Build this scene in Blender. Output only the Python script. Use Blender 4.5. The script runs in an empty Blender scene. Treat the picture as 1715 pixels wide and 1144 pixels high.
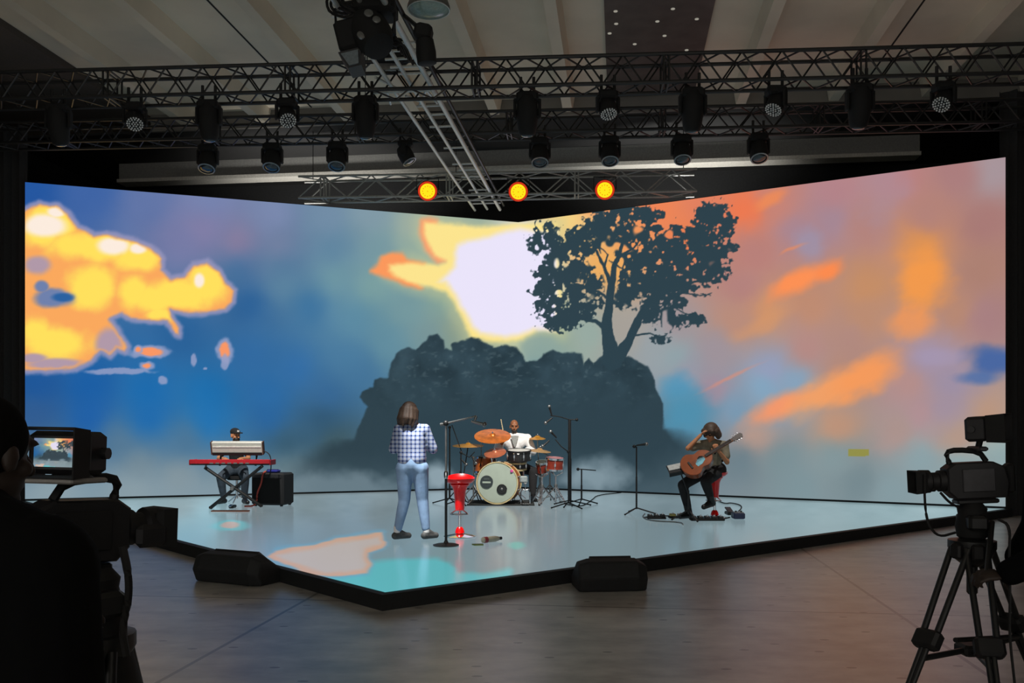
import bpy, math, random
import numpy as np
from mathutils import Vector, Matrix
R_ = math.radians
scn = bpy.context.scene
COL = scn.collection
random.seed(4)

# ------------------------------------------------------------------ camera, world, lights, exposure
FOC, CX, HY = 1500.0, 857.5, 712.0        # focal length and horizon for a 1715x1144 frame
EYE, DECK = 1.56, 0.14                    # camera height, height of the LED floor
cam = bpy.data.cameras.new('camera'); cam_o = bpy.data.objects.new('camera', cam); COL.objects.link(cam_o)
cam_o.location = (0, 0, EYE); cam_o.rotation_euler = (R_(90), 0, 0)
cam.sensor_width = 36; cam.lens = FOC / 1715 * 36; cam.shift_y = (HY - 572) / 1715; cam.clip_end = 200
scn.camera = cam_o
scn.view_settings.view_transform = 'Standard'; scn.view_settings.look = 'None'
scn.view_settings.gamma = 1; scn.view_settings.exposure = 0; scn.view_settings.use_curve_mapping = False
w = bpy.data.worlds.new('world'); scn.world = w; w.use_nodes = True
w.node_tree.nodes['Background'].inputs[0].default_value = (1.0, .95, .88, 1)
w.node_tree.nodes['Background'].inputs[1].default_value = .84
def spot(name, loc, aim, power, size, col=(1, .95, .88)):
    l = bpy.data.lights.new(name, 'SPOT'); l.energy = power; l.spot_size = R_(size); l.spot_blend = .6
    l.color = col; l.shadow_soft_size = .12
    o = bpy.data.objects.new(name, l); COL.objects.link(o); o.location = loc
    o.rotation_euler = (Vector(aim) - Vector(loc)).to_track_quat('-Z', 'Y').to_euler()
spot('key_light_drums', (.75, 12.0, 5.75), (.05, 16.4, 1.0), 2100, 24)
spot('key_light_keys', (-4.3, 12.1, 5.75), (-4.8, 15.9, 1.0), 1500, 26)
spot('key_light_guitar', (2.8, 11.6, 5.75), (2.95, 13.5, .9), 550, 34)
spot('key_light_stool', (-1.6, 9.2, 6.0), (-.75, 11.2, .6), 3200, 13, (1, .97, .93))

# unseen fill spots added behind the screens to brighten the roof beam
for loc in ((-4.4, 19.15, 4.9), (3.6, 18.7, 4.9)):
    l = bpy.data.lights.new('added_beam_fill', 'SPOT'); l.energy = 300; l.color = (1, .97, .92); l.shadow_soft_size = .2; l.spot_size = 1.9; l.spot_blend = .8
    o = bpy.data.objects.new('added_beam_fill', l); COL.objects.link(o); o.location = loc
    o.rotation_euler = Vector((0, .75 if loc[0] > 0 else 1.1, 2.3)).to_track_quat('-Z', 'Y').to_euler()
# ------------------------------------------------------------------ helpers
def at(px, py, Y):                         # the point at depth Y seen at (px, py)
    return Vector(((px - CX) * Y / FOC, Y, EYE - (py - HY) * Y / FOC))
def deck(px, py):                          # the point of the LED floor seen at (px, py)
    return at(px, py, FOC * (EYE - DECK) / (py - HY))
def ground(px, py):
    return at(px, py, FOC * EYE / (py - HY))
def s2l(c):
    c = np.asarray(c, float) / 255.0
    return np.where(c <= .04045, c / 12.92, ((c + .055) / 1.055) ** 2.4)

MATS = {}
def mat(name, rgb, rough=.5, metal=0., var=.12, scale=30., spec=.5, coat=0.):
    if name in MATS: return MATS[name]
    m = bpy.data.materials.new(name); m.use_nodes = True; nt = m.node_tree
    b = nt.nodes['Principled BSDF']
    c = s2l(rgb)
    tc = nt.nodes.new('ShaderNodeTexCoord'); n = nt.nodes.new('ShaderNodeTexNoise'); n.inputs['Scale'].default_value = scale
    n.inputs['Detail'].default_value = 4
    r = nt.nodes.new('ShaderNodeValToRGB'); r.color_ramp.elements[0].position = .3; r.color_ramp.elements[1].position = .7
    r.color_ramp.elements[0].color = (*[max(0, x * (1 - var)) for x in c], 1)
    r.color_ramp.elements[1].color = (*[min(1, x * (1 + var)) for x in c], 1)
    nt.links.new(tc.outputs['Object'], n.inputs['Vector']); nt.links.new(n.outputs['Fac'], r.inputs['Fac'])
    nt.links.new(r.outputs['Color'], b.inputs['Base Color'])
    b.inputs['Roughness'].default_value = rough; b.inputs['Metallic'].default_value = metal
    b.inputs['Specular IOR Level'].default_value = spec; b.inputs['Coat Weight'].default_value = coat
    MATS[name] = m
    return m
def glow(name, rgb, strength=1.):
    if name in MATS: return MATS[name]
    m = bpy.data.materials.new(name); m.use_nodes = True; b = m.node_tree.nodes['Principled BSDF']
    b.inputs['Base Color'].default_value = (.02, .02, .02, 1)
    b.inputs['Emission Color'].default_value = (*s2l(rgb), 1); b.inputs['Emission Strength'].default_value = strength
    MATS[name] = m
    return m

def frame(d, up=(0, 0, 1)):                # matrix whose columns are side, dir, up
    d = Vector(d).normalized(); u = Vector(up)
    if abs(d.dot(u.normalized())) > .99: u = Vector((0, 1, 0)) if abs(d.y) < .9 else Vector((1, 0, 0))
    s = d.cross(u).normalized(); u = s.cross(d).normalized()
    return Matrix((s, d, u)).transposed()
ORG = {}
class MB:
    def __init__(self): self.v = []; self.f = []
    def add(self, vs, fs):
        k = len(self.v); self.v += [tuple(x) for x in vs]; self.f += [tuple(i + k for i in f) for f in fs]; return self
    def box(self, c, s, M=None, bev=0.):
        c = Vector(c); x, y, z = [q / 2 for q in s]; M = M or Matrix.Identity(3)
        if bev <= 0:
            P = [(a * x, b * y, d * z) for a in (-1, 1) for b in (-1, 1) for d in (-1, 1)]
            return self.add([c + M @ Vector(p) for p in P],
                            [(0, 1, 3, 2), (4, 6, 7, 5), (0, 4, 5, 1), (2, 3, 7, 6), (0, 2, 6, 4), (1, 5, 7, 3)])
        e = min(bev, .45 * min(s)); oct_ = [(-x + e, -y), (x - e, -y), (x, -y + e), (x, y - e), (x - e, y), (-x + e, y), (-x, y - e), (-x, -y + e)]
        rings = []
        for zz, k in ((-z, 1), (-z + e, 0), (z - e, 0), (z, 1)):
            fx, fy = ((x - e) / x, (y - e) / y) if k else (1, 1)
            rings.append([c + M @ Vector((p[0] * fx, p[1] * fy, zz)) for p in oct_])
        return self.rings(rings)
    def rings(self, rings, cap=True, closed=True):
        n = len(rings[0]); vs = [p for r in rings for p in r]; fs = []
        for i in range(len(rings) - 1):
            for j in range(n if closed else n - 1):
                a, b = i * n + j, i * n + (j + 1) % n
                fs.append((a, b, b + n, a + n))
        if cap:
            fs.append(tuple(reversed(range(n)))); fs.append(tuple(range((len(rings) - 1) * n, len(rings) * n)))
        return self.add(vs, fs)
    def tube(self, a, b, r, r2=None, seg=10):
        a, b = Vector(a), Vector(b); M = frame(b - a) if (b - a).length > 1e-6 else Matrix.Identity(3); r2 = r if r2 is None else r2
        ring = lambda p, q: [p + M @ Vector((math.cos(t) * q, 0, math.sin(t) * q)) for t in [2 * math.pi * k / seg for k in range(seg)]]
        return self.rings([ring(a, r), ring(b, r2)])
    def path(self, pts, r, seg=8, smooth=0):
        pts = [Vector(p) for p in pts]
        for _ in range(smooth):
            q = [pts[0]]
            for a, b in zip(pts, pts[1:]): q += [a * .75 + b * .25, a * .25 + b * .75]
            pts = q + [pts[-1]]
        rings = []
        for i, p in enumerate(pts):
            d = (pts[min(i + 1, len(pts) - 1)] - pts[max(i - 1, 0)]).normalized(); M = frame(d)
            rr = r[min(i, len(r) - 1)] if isinstance(r, (list, tuple)) else r
            rings.append([p + M @ Vector((math.cos(t) * rr, 0, math.sin(t) * rr)) for t in [2 * math.pi * k / seg for k in range(seg)]])
        return self.rings(rings)
    def lathe(self, prof, c, axis=(0, 0, 1), seg=24, sx=1., sy=1., ring=False):
        c = Vector(c); M = frame(axis); rings = []
        if ring: prof = list(prof) + [prof[0]]
        for r, h in prof:
            rings.append([c + M @ Vector((math.cos(t) * r * sx, h, math.sin(t) * r * sy)) for t in [2 * math.pi * k / seg for k in range(seg)]])
        return self.rings(rings, not ring)
    def ell(self, c, rad, M=None, seg=16, rg=10):
        c = Vector(c); M = M or Matrix.Identity(3); rings = []
        for i in range(rg + 1):
            t = -math.pi / 2 + math.pi * i / rg; t = max(-1.5, min(1.5, t))
            rings.append([c + M @ Vector((math.cos(t) * math.cos(p) * rad[0], math.cos(t) * math.sin(p) * rad[1], math.sin(t) * rad[2]))
                          for p in [2 * math.pi * k / seg for k in range(seg)]])
        return self.rings(rings)
    def cap(self, a, b, r, r2=None):       # rounded tapered limb
        a, b = Vector(a), Vector(b); r2 = r if r2 is None else r2
        self.ell(a, (r,) * 3, None, 12, 8); self.ell(b, (r2,) * 3, None, 12, 8)
        return self.tube(a, b, r, r2, 12) if (b - a).length > 1e-4 else self
    def prism(self, poly, c, M, th):       # outline in the (x, z) of frame M, thickness th along its y
        c = Vector(c); n = len(poly)
        return self.rings([[c + M @ Vector((p[0], y, p[1])) for p in poly] for y in (-th / 2, th / 2)])
    def build(self, name, m, parent=None, smooth=False, bevel=0.):
        me = bpy.data.meshes.new(name); org = ORG[parent.name] if parent else Vector((0, 0, 0))
        me.from_pydata([tuple(Vector(p) - org) for p in self.v], [], self.f); me.validate(); me.update()
        import bmesh
        bm = bmesh.new(); bm.from_mesh(me); bmesh.ops.recalc_face_normals(bm, faces=bm.faces); bm.to_mesh(me); bm.free()
        if m: me.materials.append(m)
        o = bpy.data.objects.new(name, me); COL.objects.link(o); ORG[o.name] = org
        if parent: o.parent = parent
        if smooth: shade(me)
        if bevel:
            b = o.modifiers.new('bevel', 'BEVEL'); b.width = bevel; b.segments = 2; b.limit_method = 'ANGLE'
        return o
    def flesh(self, name, m, parent=None, vox=.01, it=4, fac=.5):    # fuse all volumes into one smooth skin
        o = self.build(name, None, parent)
        r = o.modifiers.new('r', 'REMESH'); r.mode = 'VOXEL'; r.voxel_size = vox
        s = o.modifiers.new('s', 'SMOOTH'); s.iterations = it; s.factor = fac
        dg = bpy.context.evaluated_depsgraph_get(); dg.update()
        me = bpy.data.meshes.new_from_object(o.evaluated_get(dg)); o.modifiers.clear(); o.data = me; me.name = name
        me.materials.clear(); me.materials.append(m)
        me.polygons.foreach_set('use_smooth', [True] * len(me.polygons))
        return o
def shade(me, ang=40):
    import bmesh
    bm = bmesh.new(); bm.from_mesh(me)
    for f in bm.faces: f.smooth = True
    for e in bm.edges: e.smooth = len(e.link_faces) == 2 and e.calc_face_angle(0) < R_(ang)
    bm.to_mesh(me); bm.free()
def tag(o, label=None, cat=None, group=None, kind=None):
    if label: o['label'] = label
    if cat: o['category'] = cat
    if group: o['group'] = group
    if kind: o['kind'] = kind
    return o
def thing(name, loc, label, cat, group=None):
    o = bpy.data.objects.new(name, None); COL.objects.link(o); o.location = loc; o.empty_display_size = .1
    ORG[o.name] = Vector(loc)
    return tag(o, label, cat, group)
def copy_tree(o, parent=None):
    c = o.copy(); COL.objects.link(c); ORG[c.name] = ORG[o.name]
    if parent: c.parent = parent
    for ch in o.children: copy_tree(ch, c)
    return c

# ------------------------------------------------------------------ materials
BLK = mat('black_metal', (30, 31, 32), .45, 0, .1)
BLKM = mat('matte_black', (21, 22, 23), .8, 0, .1)
BLKP = mat('black_plastic', (38, 39, 42), .5, 0, .1)
RUB = mat('black_rubber', (22, 22, 23), .7)
ALU = mat('aluminium', (214, 217, 213), .4, .2, .06)
CHR = mat('chrome', (225, 225, 228), .12, 1, .03)
STEEL = mat('grey_steel', (140, 142, 142), .35, .8)
RED = mat('glossy_red', (245, 8, 12), .25, 0, .04, coat=.5)
GLASS = mat('lens_glass', (40, 48, 54), .08, 0, .1, spec=.8)
LEDW = mat('clear_lens', (235, 238, 238), .3)
BRASS = mat('bronze_cymbal', (225, 160, 62), .3, .6, .15, 12)
WOOD = mat('amber_wood', (175, 92, 36), .35, 0, .25, 8)
WINE = mat('reddish_wood', (140, 52, 36), .35, 0, .25, 8)
SKIN = mat('skin', (205, 140, 100), .55, 0, .06)
SKIND = mat('brown_skin', (150, 95, 62), .5, 0, .08)
# ------------------------------------------------------------------ the hall
AX = .12                                    # the hall runs a little to the right of the camera's axis
def hall(x, y, z): return Vector((x + AX * y, y - AX * x, z))
HALL = frame((AX, 1, 0))
def hbox(name, m, x0, x1, y0, y1, z0, z1, parent=None):
    mb = MB(); P = [hall(x, y, z) for x in (x0, x1) for y in (y0, y1) for z in (z0, z1)]
    mb.add(P, [(0, 1, 3, 2), (4, 6, 7, 5), (0, 4, 5, 1), (2, 3, 7, 6), (0, 2, 6, 4), (1, 5, 7, 3)])
    return mb.build(name, m, parent)
CEIL = 8.0
# concrete floor: trowelled grey slabs with sawn joints
m = bpy.data.materials.new('polished_concrete'); m.use_nodes = True; nt = m.node_tree; L = nt.links.new
b = nt.nodes['Principled BSDF']
def nd(t, **k):
    n = nt.nodes.new(t)
    for a, v in k.items():
        if a in n.inputs: n.inputs[a].default_value = v
        else: setattr(n, a, v)
    return n
geo = nd('ShaderNodeNewGeometry')
n1 = nd('ShaderNodeTexNoise', Scale=.8, Detail=8.0, Roughness=.62); L(geo.outputs['Position'], n1.inputs['Vector'])
mp = nd('ShaderNodeMapping'); mp.inputs['Scale'].default_value = (1.1, 1.9, 1); L(geo.outputs['Position'], mp.inputs['Vector'])
n2 = nd('ShaderNodeTexNoise', Scale=2.0, Detail=6.0, Roughness=.6); L(mp.outputs[0], n2.inputs['Vector'])
r1 = nd('ShaderNodeValToRGB'); r1.color_ramp.elements[0].position = .36; r1.color_ramp.elements[1].position = .64
r1.color_ramp.elements[0].color = (*s2l((138, 136, 134)), 1); r1.color_ramp.elements[1].color = (*s2l((216, 213, 208)), 1)
mx = nd('ShaderNodeMath', operation='ADD'); mx.use_clamp = True
h1 = nd('ShaderNodeMath', operation='MULTIPLY'); h1.inputs[1].default_value = .5
h2 = nd('ShaderNodeMath', operation='MULTIPLY'); h2.inputs[1].default_value = .5
L(n1.outputs['Fac'], h1.inputs[0]); L(n2.outputs['Fac'], h2.inputs[0]); L(h1.outputs[0], mx.inputs[0]); L(h2.outputs[0], mx.inputs[1])
L(mx.outputs[0], r1.inputs['Fac'])
# small dark scuffs
mp2 = nd('ShaderNodeMapping'); mp2.inputs['Scale'].default_value = (1.3, 2.6, 1); mp2.inputs['Rotation'].default_value = (0, 0, .4); L(geo.outputs['Position'], mp2.inputs['Vector'])
vo = nd('ShaderNodeTexVoronoi', Scale=1.0, voronoi_dimensions='2D'); L(mp2.outputs[0], vo.inputs['Vector'])
sc = nd('ShaderNodeMath', operation='LESS_THAN'); L(vo.outputs['Distance'], sc.inputs[0]); sc.inputs[1].default_value = .045
# joints: distance to lines in hall coordinates
sep = nd('ShaderNodeSeparateXYZ'); mp3 = nd('ShaderNodeMapping'); mp3.inputs['Rotation'].default_value = (0, 0, math.atan(AX)); L(geo.outputs['Position'], mp3.inputs['Vector']); L(mp3.outputs[0], sep.inputs[0])
jo = None
for ax, v in (('X', -2.78), ('X', 2.28), ('Y', 7.72), ('Y', 2.7), ('X', -7.84), ('X', 7.34)):
    a = nd('ShaderNodeMath', operation='SUBTRACT'); L(sep.outputs[ax], a.inputs[0]); a.inputs[1].default_value = v
    c = nd('ShaderNodeMath', operation='ABSOLUTE'); L(a.outputs[0], c.inputs[0])
    d = nd('ShaderNodeMath', operation='LESS_THAN'); L(c.outputs[0], d.inputs[0]); d.inputs[1].default_value = .016
    if jo is None: jo = d
    else:
        e = nd('ShaderNodeMath', operation='MAXIMUM'); L(jo.outputs[0], e.inputs[0]); L(d.outputs[0], e.inputs[1]); jo = e
mk = nd('ShaderNodeMath', operation='MAXIMUM'); L(jo.outputs[0], mk.inputs[0]); L(sc.outputs[0], mk.inputs[1])
k = nd('ShaderNodeMath', operation='MULTIPLY'); L(mk.outputs[0], k.inputs[0]); k.inputs[1].default_value = .75
mc = nd('ShaderNodeMix', data_type='RGBA'); L(k.outputs[0], mc.inputs[0]); L(r1.outputs[0], mc.inputs[6]); mc.inputs[7].default_value = (.02, .02, .02, 1)
L(mc.outputs[2], b.inputs['Base Color']); b.inputs['Roughness'].default_value = .3; b.inputs['Specular IOR Level'].default_value = .9
CONC = m
tag(hbox('floor', CONC, -16, 16, -9, 27, -.2, 0), kind='structure')
CEILM = mat('ceiling_concrete', (222, 211, 190), .8, 0, .12, .7)
tag(hbox('ceiling', CEILM, -16, 16, -9, 27, CEIL, CEIL + .2), kind='structure')
DARKW = mat('dark_wall', (52, 53, 54), .9)
tag(hbox('wall_back', mat('back_wall_black', (58, 59, 60), .9), -16, 16, 21.7, 21.9, 0, CEIL), kind='structure')
tag(hbox('wall_left', DARKW, -13.2, -13, -9, 24, 0, CEIL), kind='structure')
tag(hbox('wall_right', DARKW, 10.2, 10.4, -9, 24, 0, CEIL), kind='structure')
tag(hbox('trim_1', mat('dark_ceiling_board', (84, 76, 70), .9), -13, -9.65, -9, 17.5, CEIL - .12, CEIL - .002), kind='structure')
# ribs of the double-tee roof slabs
for i, x in enumerate((-8.75, -7.15, -5.4, -3.95, -2.43, -1.0, 2.29, 4.0, 5.67, 7.4, 9.0)):
    mb = MB(); h, wt, wb = .3, .14, .09
    P = [hall(x + s, y, z) for y in (-9, 17.44) for s, z in ((-wt, CEIL), (-wb, CEIL - h), (wb, CEIL - h), (wt, CEIL))]
    mb.add(P, [(0, 1, 5, 4), (1, 2, 6, 5), (2, 3, 7, 6), (0, 4, 7, 3), (0, 3, 2, 1), (4, 5, 6, 7)])
    tag(mb.build('ceiling_beam', CEILM), kind='structure')
for x in (-6.15, 4.55):
    tag(hbox('trim_2', BLKM, x - .013, x + .013, -9, 17.4, CEIL - .012, CEIL - .001), kind='structure')
# dark hatch sheet let into the roof, with small daylight holes
hp = tag(hbox('ceiling_panel', mat('brown_sheet', (92, 84, 80), .6, .2, .2, 3), -.23, 1.42, 12, 17.4, CEIL - .06, CEIL - .005), kind='structure')
for i, (px, py) in enumerate(((1031, 19), (1127, 15), (1167, 32), (1101, 36), (1032, 40), (1021, 56), (1113, 60), (1063, 74), (1150, 84), (1032, 94))):
    Y = (CEIL - .065 - EYE) * FOC / (HY - py); p = at(px, py, Y)
    MB().lathe([(.032, -.004), (.032, .004)], p, (0, 0, 1), 10).build('spot_hole', glow('daylight_hole', (200, 195, 180), .5), hp)
# lower dark soffit over the back of the hall, closed by a grey downstand face, and a pale beam under it
tag(hbox('trim_4', mat('dark_soffit', (50, 50, 50), .9), -13, 10.2, 17.52, 21.7, 7.65, 7.7), kind='structure')
tag(hbox('trim_5', mat('grey_downstand', (128, 124, 118), .85, 0, .15, 1.), -9.6, 10.2, 17.45, 17.52, 7.65, CEIL - .001), kind='structure')
tag(hbox('ceiling_beam', mat('painted_beam', (158, 158, 154), .7), -11.5, 6.2, 19.5, 19.8, 7.27, 7.648), kind='structure')
tag(hbox('trim_3', mat('beam_flange', (225, 222, 212), .5), -11.5, 6.2, 19.4, 19.8, 7.19, 7.27), kind='structure')

# ------------------------------------------------------------------ LED volume: two walls meeting at an obtuse corner, LED floor between
def dk(p): return Vector((p.x, p.y, DECK))
PC, PL, PR, PF = dk(deck(868, 818)), dk(deck(42, 839)), dk(deck(1684, 852)), dk(deck(645, 992))
TOP = 6.11
# ------------------------------------------------------------------ the moving picture on the screens, painted by formula
# Picture coordinates: both walls and the floor show one continuous picture, rectified on to each screen.
rng = np.random.RandomState(11)
LAT = rng.rand(12, 256, 256)
def vnoise(x, y, s):
    x = np.asarray(x, float); y = np.asarray(y, float)
    xi = np.floor(x).astype(int); yi = np.floor(y).astype(int); fx = x - xi; fy = y - yi
    fx = fx * fx * (3 - 2 * fx); fy = fy * fy * (3 - 2 * fy); T = LAT[s % 12]
    a, b_ = T[xi % 256, yi % 256], T[(xi + 1) % 256, yi % 256]; c, d = T[xi % 256, (yi + 1) % 256], T[(xi + 1) % 256, (yi + 1) % 256]
    return (a * (1 - fx) + b_ * fx) * (1 - fy) + (c * (1 - fx) + d * fx) * fy
def fbm(x, y, sc, s, o=4):
    v = 0; a = .5; t = 0
    for k in range(o):
        v = v + a * vnoise(x / sc + 17.3 * k, y / sc + 9.1 * k, s + k); t += a; a *= .5; sc /= 2.03
    return v / t - .5
def sstep(e0, e1, x):
    t = np.clip((x - e0) / (e1 - e0), 0, 1); return t * t * (3 - 2 * t)
def sdpoly(x, y, P):                         # signed distance, negative inside
    d = np.full(x.shape, 1e9); ins = np.zeros(x.shape, bool); n = len(P)
    for i in range(n):
        x0, y0 = P[i]; x1, y1 = P[(i + 1) % n]; ex, ey = x1 - x0, y1 - y0
        t = np.clip(((x - x0) * ex + (y - y0) * ey) / (ex * ex + ey * ey + 1e-9), 0, 1)
        d = np.minimum(d, (x - x0 - t * ex) ** 2 + (y - y0 - t * ey) ** 2)
        if y0 != y1:
            c = ((y0 > y) != (y1 > y)) & (x < ex * (y - y0) / ey + x0); ins ^= c
    d = np.sqrt(d); return np.where(ins, -d, d)
def sdline(x, y, P):                         # distance minus local half-width; P = [(x, y, w)]
    d = np.full(x.shape, 1e9)
    for (x0, y0, w0), (x1, y1, w1) in zip(P, P[1:]):
        ex, ey = x1 - x0, y1 - y0; t = np.clip(((x - x0) * ex + (y - y0) * ey) / (ex * ex + ey * ey + 1e-9), 0, 1)
        d = np.minimum(d, np.hypot(x - x0 - t * ex, y - y0 - t * ey) - (w0 + t * (w1 - w0)) / 2)
    return d
def over(c, a, rgb):
    a = np.clip(a, 0, 1)[..., None]; return c * (1 - a) + np.asarray(rgb, float) * a
def field(x, y, pts, soft=26., pw=3.2):
    num = np.zeros(x.shape + (3,)); den = np.zeros(x.shape)
    for px, py, *rgb in pts:
        wgt = 1. / (((x - px) ** 2 + (y - py) ** 2 + soft * soft) / 1e3) ** (pw / 2)
        num += wgt[..., None] * np.asarray(rgb, float); den += wgt
    return num / den[..., None]
def ellm(x, y, cx, cy, rx, ry): return np.hypot((x - cx) / rx, (y - cy) / ry)
def A6(P): return [(a / 1.906, 270 + b / 1.906) for a, b in P]
def A5(P): return [(500 + a / 2.288, 330 + b / 2.288) for a, b in P]
SKY_L = [(50, 310, 34, 86, 160), (150, 322, 62, 100, 165), (250, 345, 98, 118, 168), (350, 340, 118, 132, 176), (450, 360, 122, 136, 174), (550, 365, 116, 142, 168),
 (620, 362, 128, 152, 166), (690, 378, 166, 178, 160), (300, 400, 118, 122, 165), (340, 385, 130, 124, 164), (400, 410, 140, 124, 156), (470, 415, 118, 128, 160), (560, 415, 92, 130, 158), (640, 415, 116, 150, 160),
 (700, 415, 152, 176, 160), (400, 455, 62, 108, 152), (480, 445, 76, 116, 150), (480, 475, 92, 132, 158), (560, 465, 110, 150, 160), (630, 480, 126, 162, 160), (300, 560, 38, 96, 152), (420, 505, 38, 94, 150),
 (520, 510, 56, 112, 158), (600, 530, 92, 140, 165), (680, 520, 116, 152, 158), (740, 500, 132, 162, 150), (765, 555, 140, 156, 136), (420, 600, 46, 104, 160), (500, 620, 48, 108, 166), (580, 600, 74, 124, 160),
 (650, 570, 98, 142, 160), (720, 560, 118, 146, 150), (60, 640, 24, 84, 152), (150, 650, 20, 92, 164), (250, 655, 20, 104, 172), (350, 660, 24, 110, 174), (450, 660, 38, 104, 164), (550, 660, 52, 102, 150), (600, 630, 68, 116, 154),
 (60, 690, 46, 90, 144), (150, 700, 22, 90, 164), (250, 700, 22, 102, 172), (350, 700, 26, 112, 178), (450, 700, 34, 96, 156), (540, 700, 46, 84, 112), (60, 760, 92, 114, 128), (200, 740, 82, 116, 142), (230, 780, 108, 128, 140),
 (310, 740, 74, 114, 145), (300, 800, 132, 146, 152), (220, 825, 138, 154, 160), (380, 800, 118, 138, 146), (480, 740, 54, 88, 108), (480, 790, 82, 106, 112), (530, 810, 92, 110, 116), (560, 740, 62, 86, 92), (620, 805, 96, 114, 120), (90, 825, 140, 158, 166)]
SKY_R = [(860, 400, 236, 230, 250), (880, 480, 236, 230, 250), (930, 560, 150, 168, 150), (860, 565, 190, 200, 170), (910, 590, 128, 158, 158), (990, 560, 150, 170, 162), (1100, 580, 150, 160, 165), (1040, 550, 165, 158, 150), (950, 365, 244, 210, 130), (985, 375, 238, 200, 130), (1000, 356, 238, 146, 96),
 (1060, 400, 240, 150, 90), (1020, 440, 240, 175, 95), (1100, 352, 238, 130, 84), (1180, 345, 226, 128, 96), (1150, 400, 238, 128, 80), (1245, 350, 238, 120, 78), (1300, 345, 198, 130, 116), (1400, 320, 178, 130, 136), (1500, 300, 186, 130, 130), (1600, 285, 170, 124, 124),
 (1665, 285, 166, 148, 154), (1260, 420, 182, 126, 120), (1330, 380, 168, 134, 146), (1390, 370, 164, 134, 148), (1450, 380, 178, 130, 124), (1550, 360, 178, 130, 122), (1650, 370, 168, 122, 118), (1240, 480, 178, 128, 124), (1230, 540, 186, 140, 122),
 (1280, 520, 206, 146, 106), (1360, 510, 190, 138, 112), (1450, 480, 196, 140, 100), (1450, 530, 186, 138, 112), (1540, 410, 222, 146, 82), (1640, 450, 172, 128, 114), (1650, 530, 166, 126, 128), (1600, 520, 182, 134, 112), (1420, 570, 176, 136, 126), (1350, 580, 180, 136, 130),
 (1200, 590, 158, 146, 154), (1130, 600, 142, 162, 168), (1130, 540, 160, 146, 150), (1290, 620, 146, 156, 186), (1330, 640, 132, 162, 188), (1280, 650, 128, 165, 192), (1190, 655, 164, 138, 152), (1150, 625, 150, 150, 164), (1230, 685, 118, 152, 178), (1400, 620, 182, 138, 122),
 (1560, 600, 162, 146, 170), (1520, 640, 182, 142, 138), (1590, 640, 156, 142, 164), (1580, 680, 160, 142, 158), (1650, 690, 184, 148, 126), (1260, 730, 182, 150, 136), (1400, 715, 190, 146, 120), (1500, 725, 172, 146, 140), (1600, 735, 178, 148, 132), (1540, 690, 176, 142, 146),
 (1240, 775, 104, 124, 134), (1310, 775, 116, 136, 142), (1400, 765, 128, 148, 152), (1440, 810, 104, 122, 128), (1540, 765, 142, 166, 172), (1600, 790, 146, 172, 174), (1340, 815, 118, 140, 146), (1600, 840, 140, 164, 170), (1500, 820, 132, 154, 160), (1150, 690, 74, 136, 168), (1120, 720, 84, 124, 146),
 (1150, 790, 80, 96, 102), (1100, 800, 82, 98, 104), (1670, 760, 150, 172, 172)]
CLOUD = A6([(70, 160), (85, 150), (125, 135), (180, 140), (220, 165), (250, 210), (300, 235), (340, 230), (400, 245), (440, 255), (490, 280), (520, 310), (515, 345), (545, 375), (590, 365), (620, 330), (660, 320), (700, 350), (720, 385),
 (752, 410), (745, 450), (720, 475), (660, 485), (600, 487), (560, 480), (545, 475), (550, 500), (577, 530), (575, 558), (555, 555), (530, 512), (470, 512), (420, 507), (390, 487), (352, 505), (380, 540), (410, 590), (400, 610), (370, 600), (350, 625),
 (320, 610), (290, 640), (240, 665), (150, 674), (60, 668)])
ROCK = A5([(-60, 1040), (60, 975), (130, 942), (215, 930), (225, 890), (255, 830), (268, 805), (235, 765), (245, 745), (285, 730), (295, 700), (345, 692), (355, 640), (375, 600), (420, 575), (450, 588), (490, 550), (500, 533), (530, 528),
 (555, 550), (557, 580), (590, 585), (590, 563), (640, 550), (665, 538), (690, 550), (740, 570), (745, 580), (790, 570), (835, 580), (860, 608), (870, 635), (915, 630), (940, 605), (975, 588), (1000, 598), (1085, 600), (1090, 648), (1110, 620),
 (1130, 642), (1175, 605), (1200, 588), (1250, 610), (1290, 625), (1335, 650), (1360, 700), (1370, 740), (1395, 790), (1398, 890), (1440, 910), (1500, 930), (1560, 1000), (1560, 1200), (-60, 1200)])
SUN = A5([(600, 180), (640, 155), (720, 140), (800, 118), (850, 108), (890, 115), (1000, 130), (1000, 520), (960, 525), (900, 520), (850, 540), (790, 548), (740, 540), (690, 535), (655, 500), (640, 470), (610, 420), (590, 380), (560, 335), (520, 325), (560, 290), (585, 262), (590, 210)])
YEL = A5([(480, 95), (560, 100), (700, 110), (860, 100), (990, 100), (1010, 400), (990, 520), (920, 510), (860, 550), (760, 558), (660, 545), (625, 470), (595, 405), (560, 365), (500, 345), (440, 335), (380, 310), (345, 285), (345, 262), (430, 248), (530, 258), (560, 245), (520, 225), (500, 190), (480, 140)])
ORA = A5([(470, 90), (500, 85), (530, 95), (520, 160), (540, 215), (580, 240), (530, 245), (490, 200), (470, 140)])
ORB = A5([(280, 285), (310, 262), (325, 230), (360, 218), (395, 222), (410, 240), (480, 258), (380, 275), (450, 325), (470, 345), (420, 338), (370, 312), (320, 298)])
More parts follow.
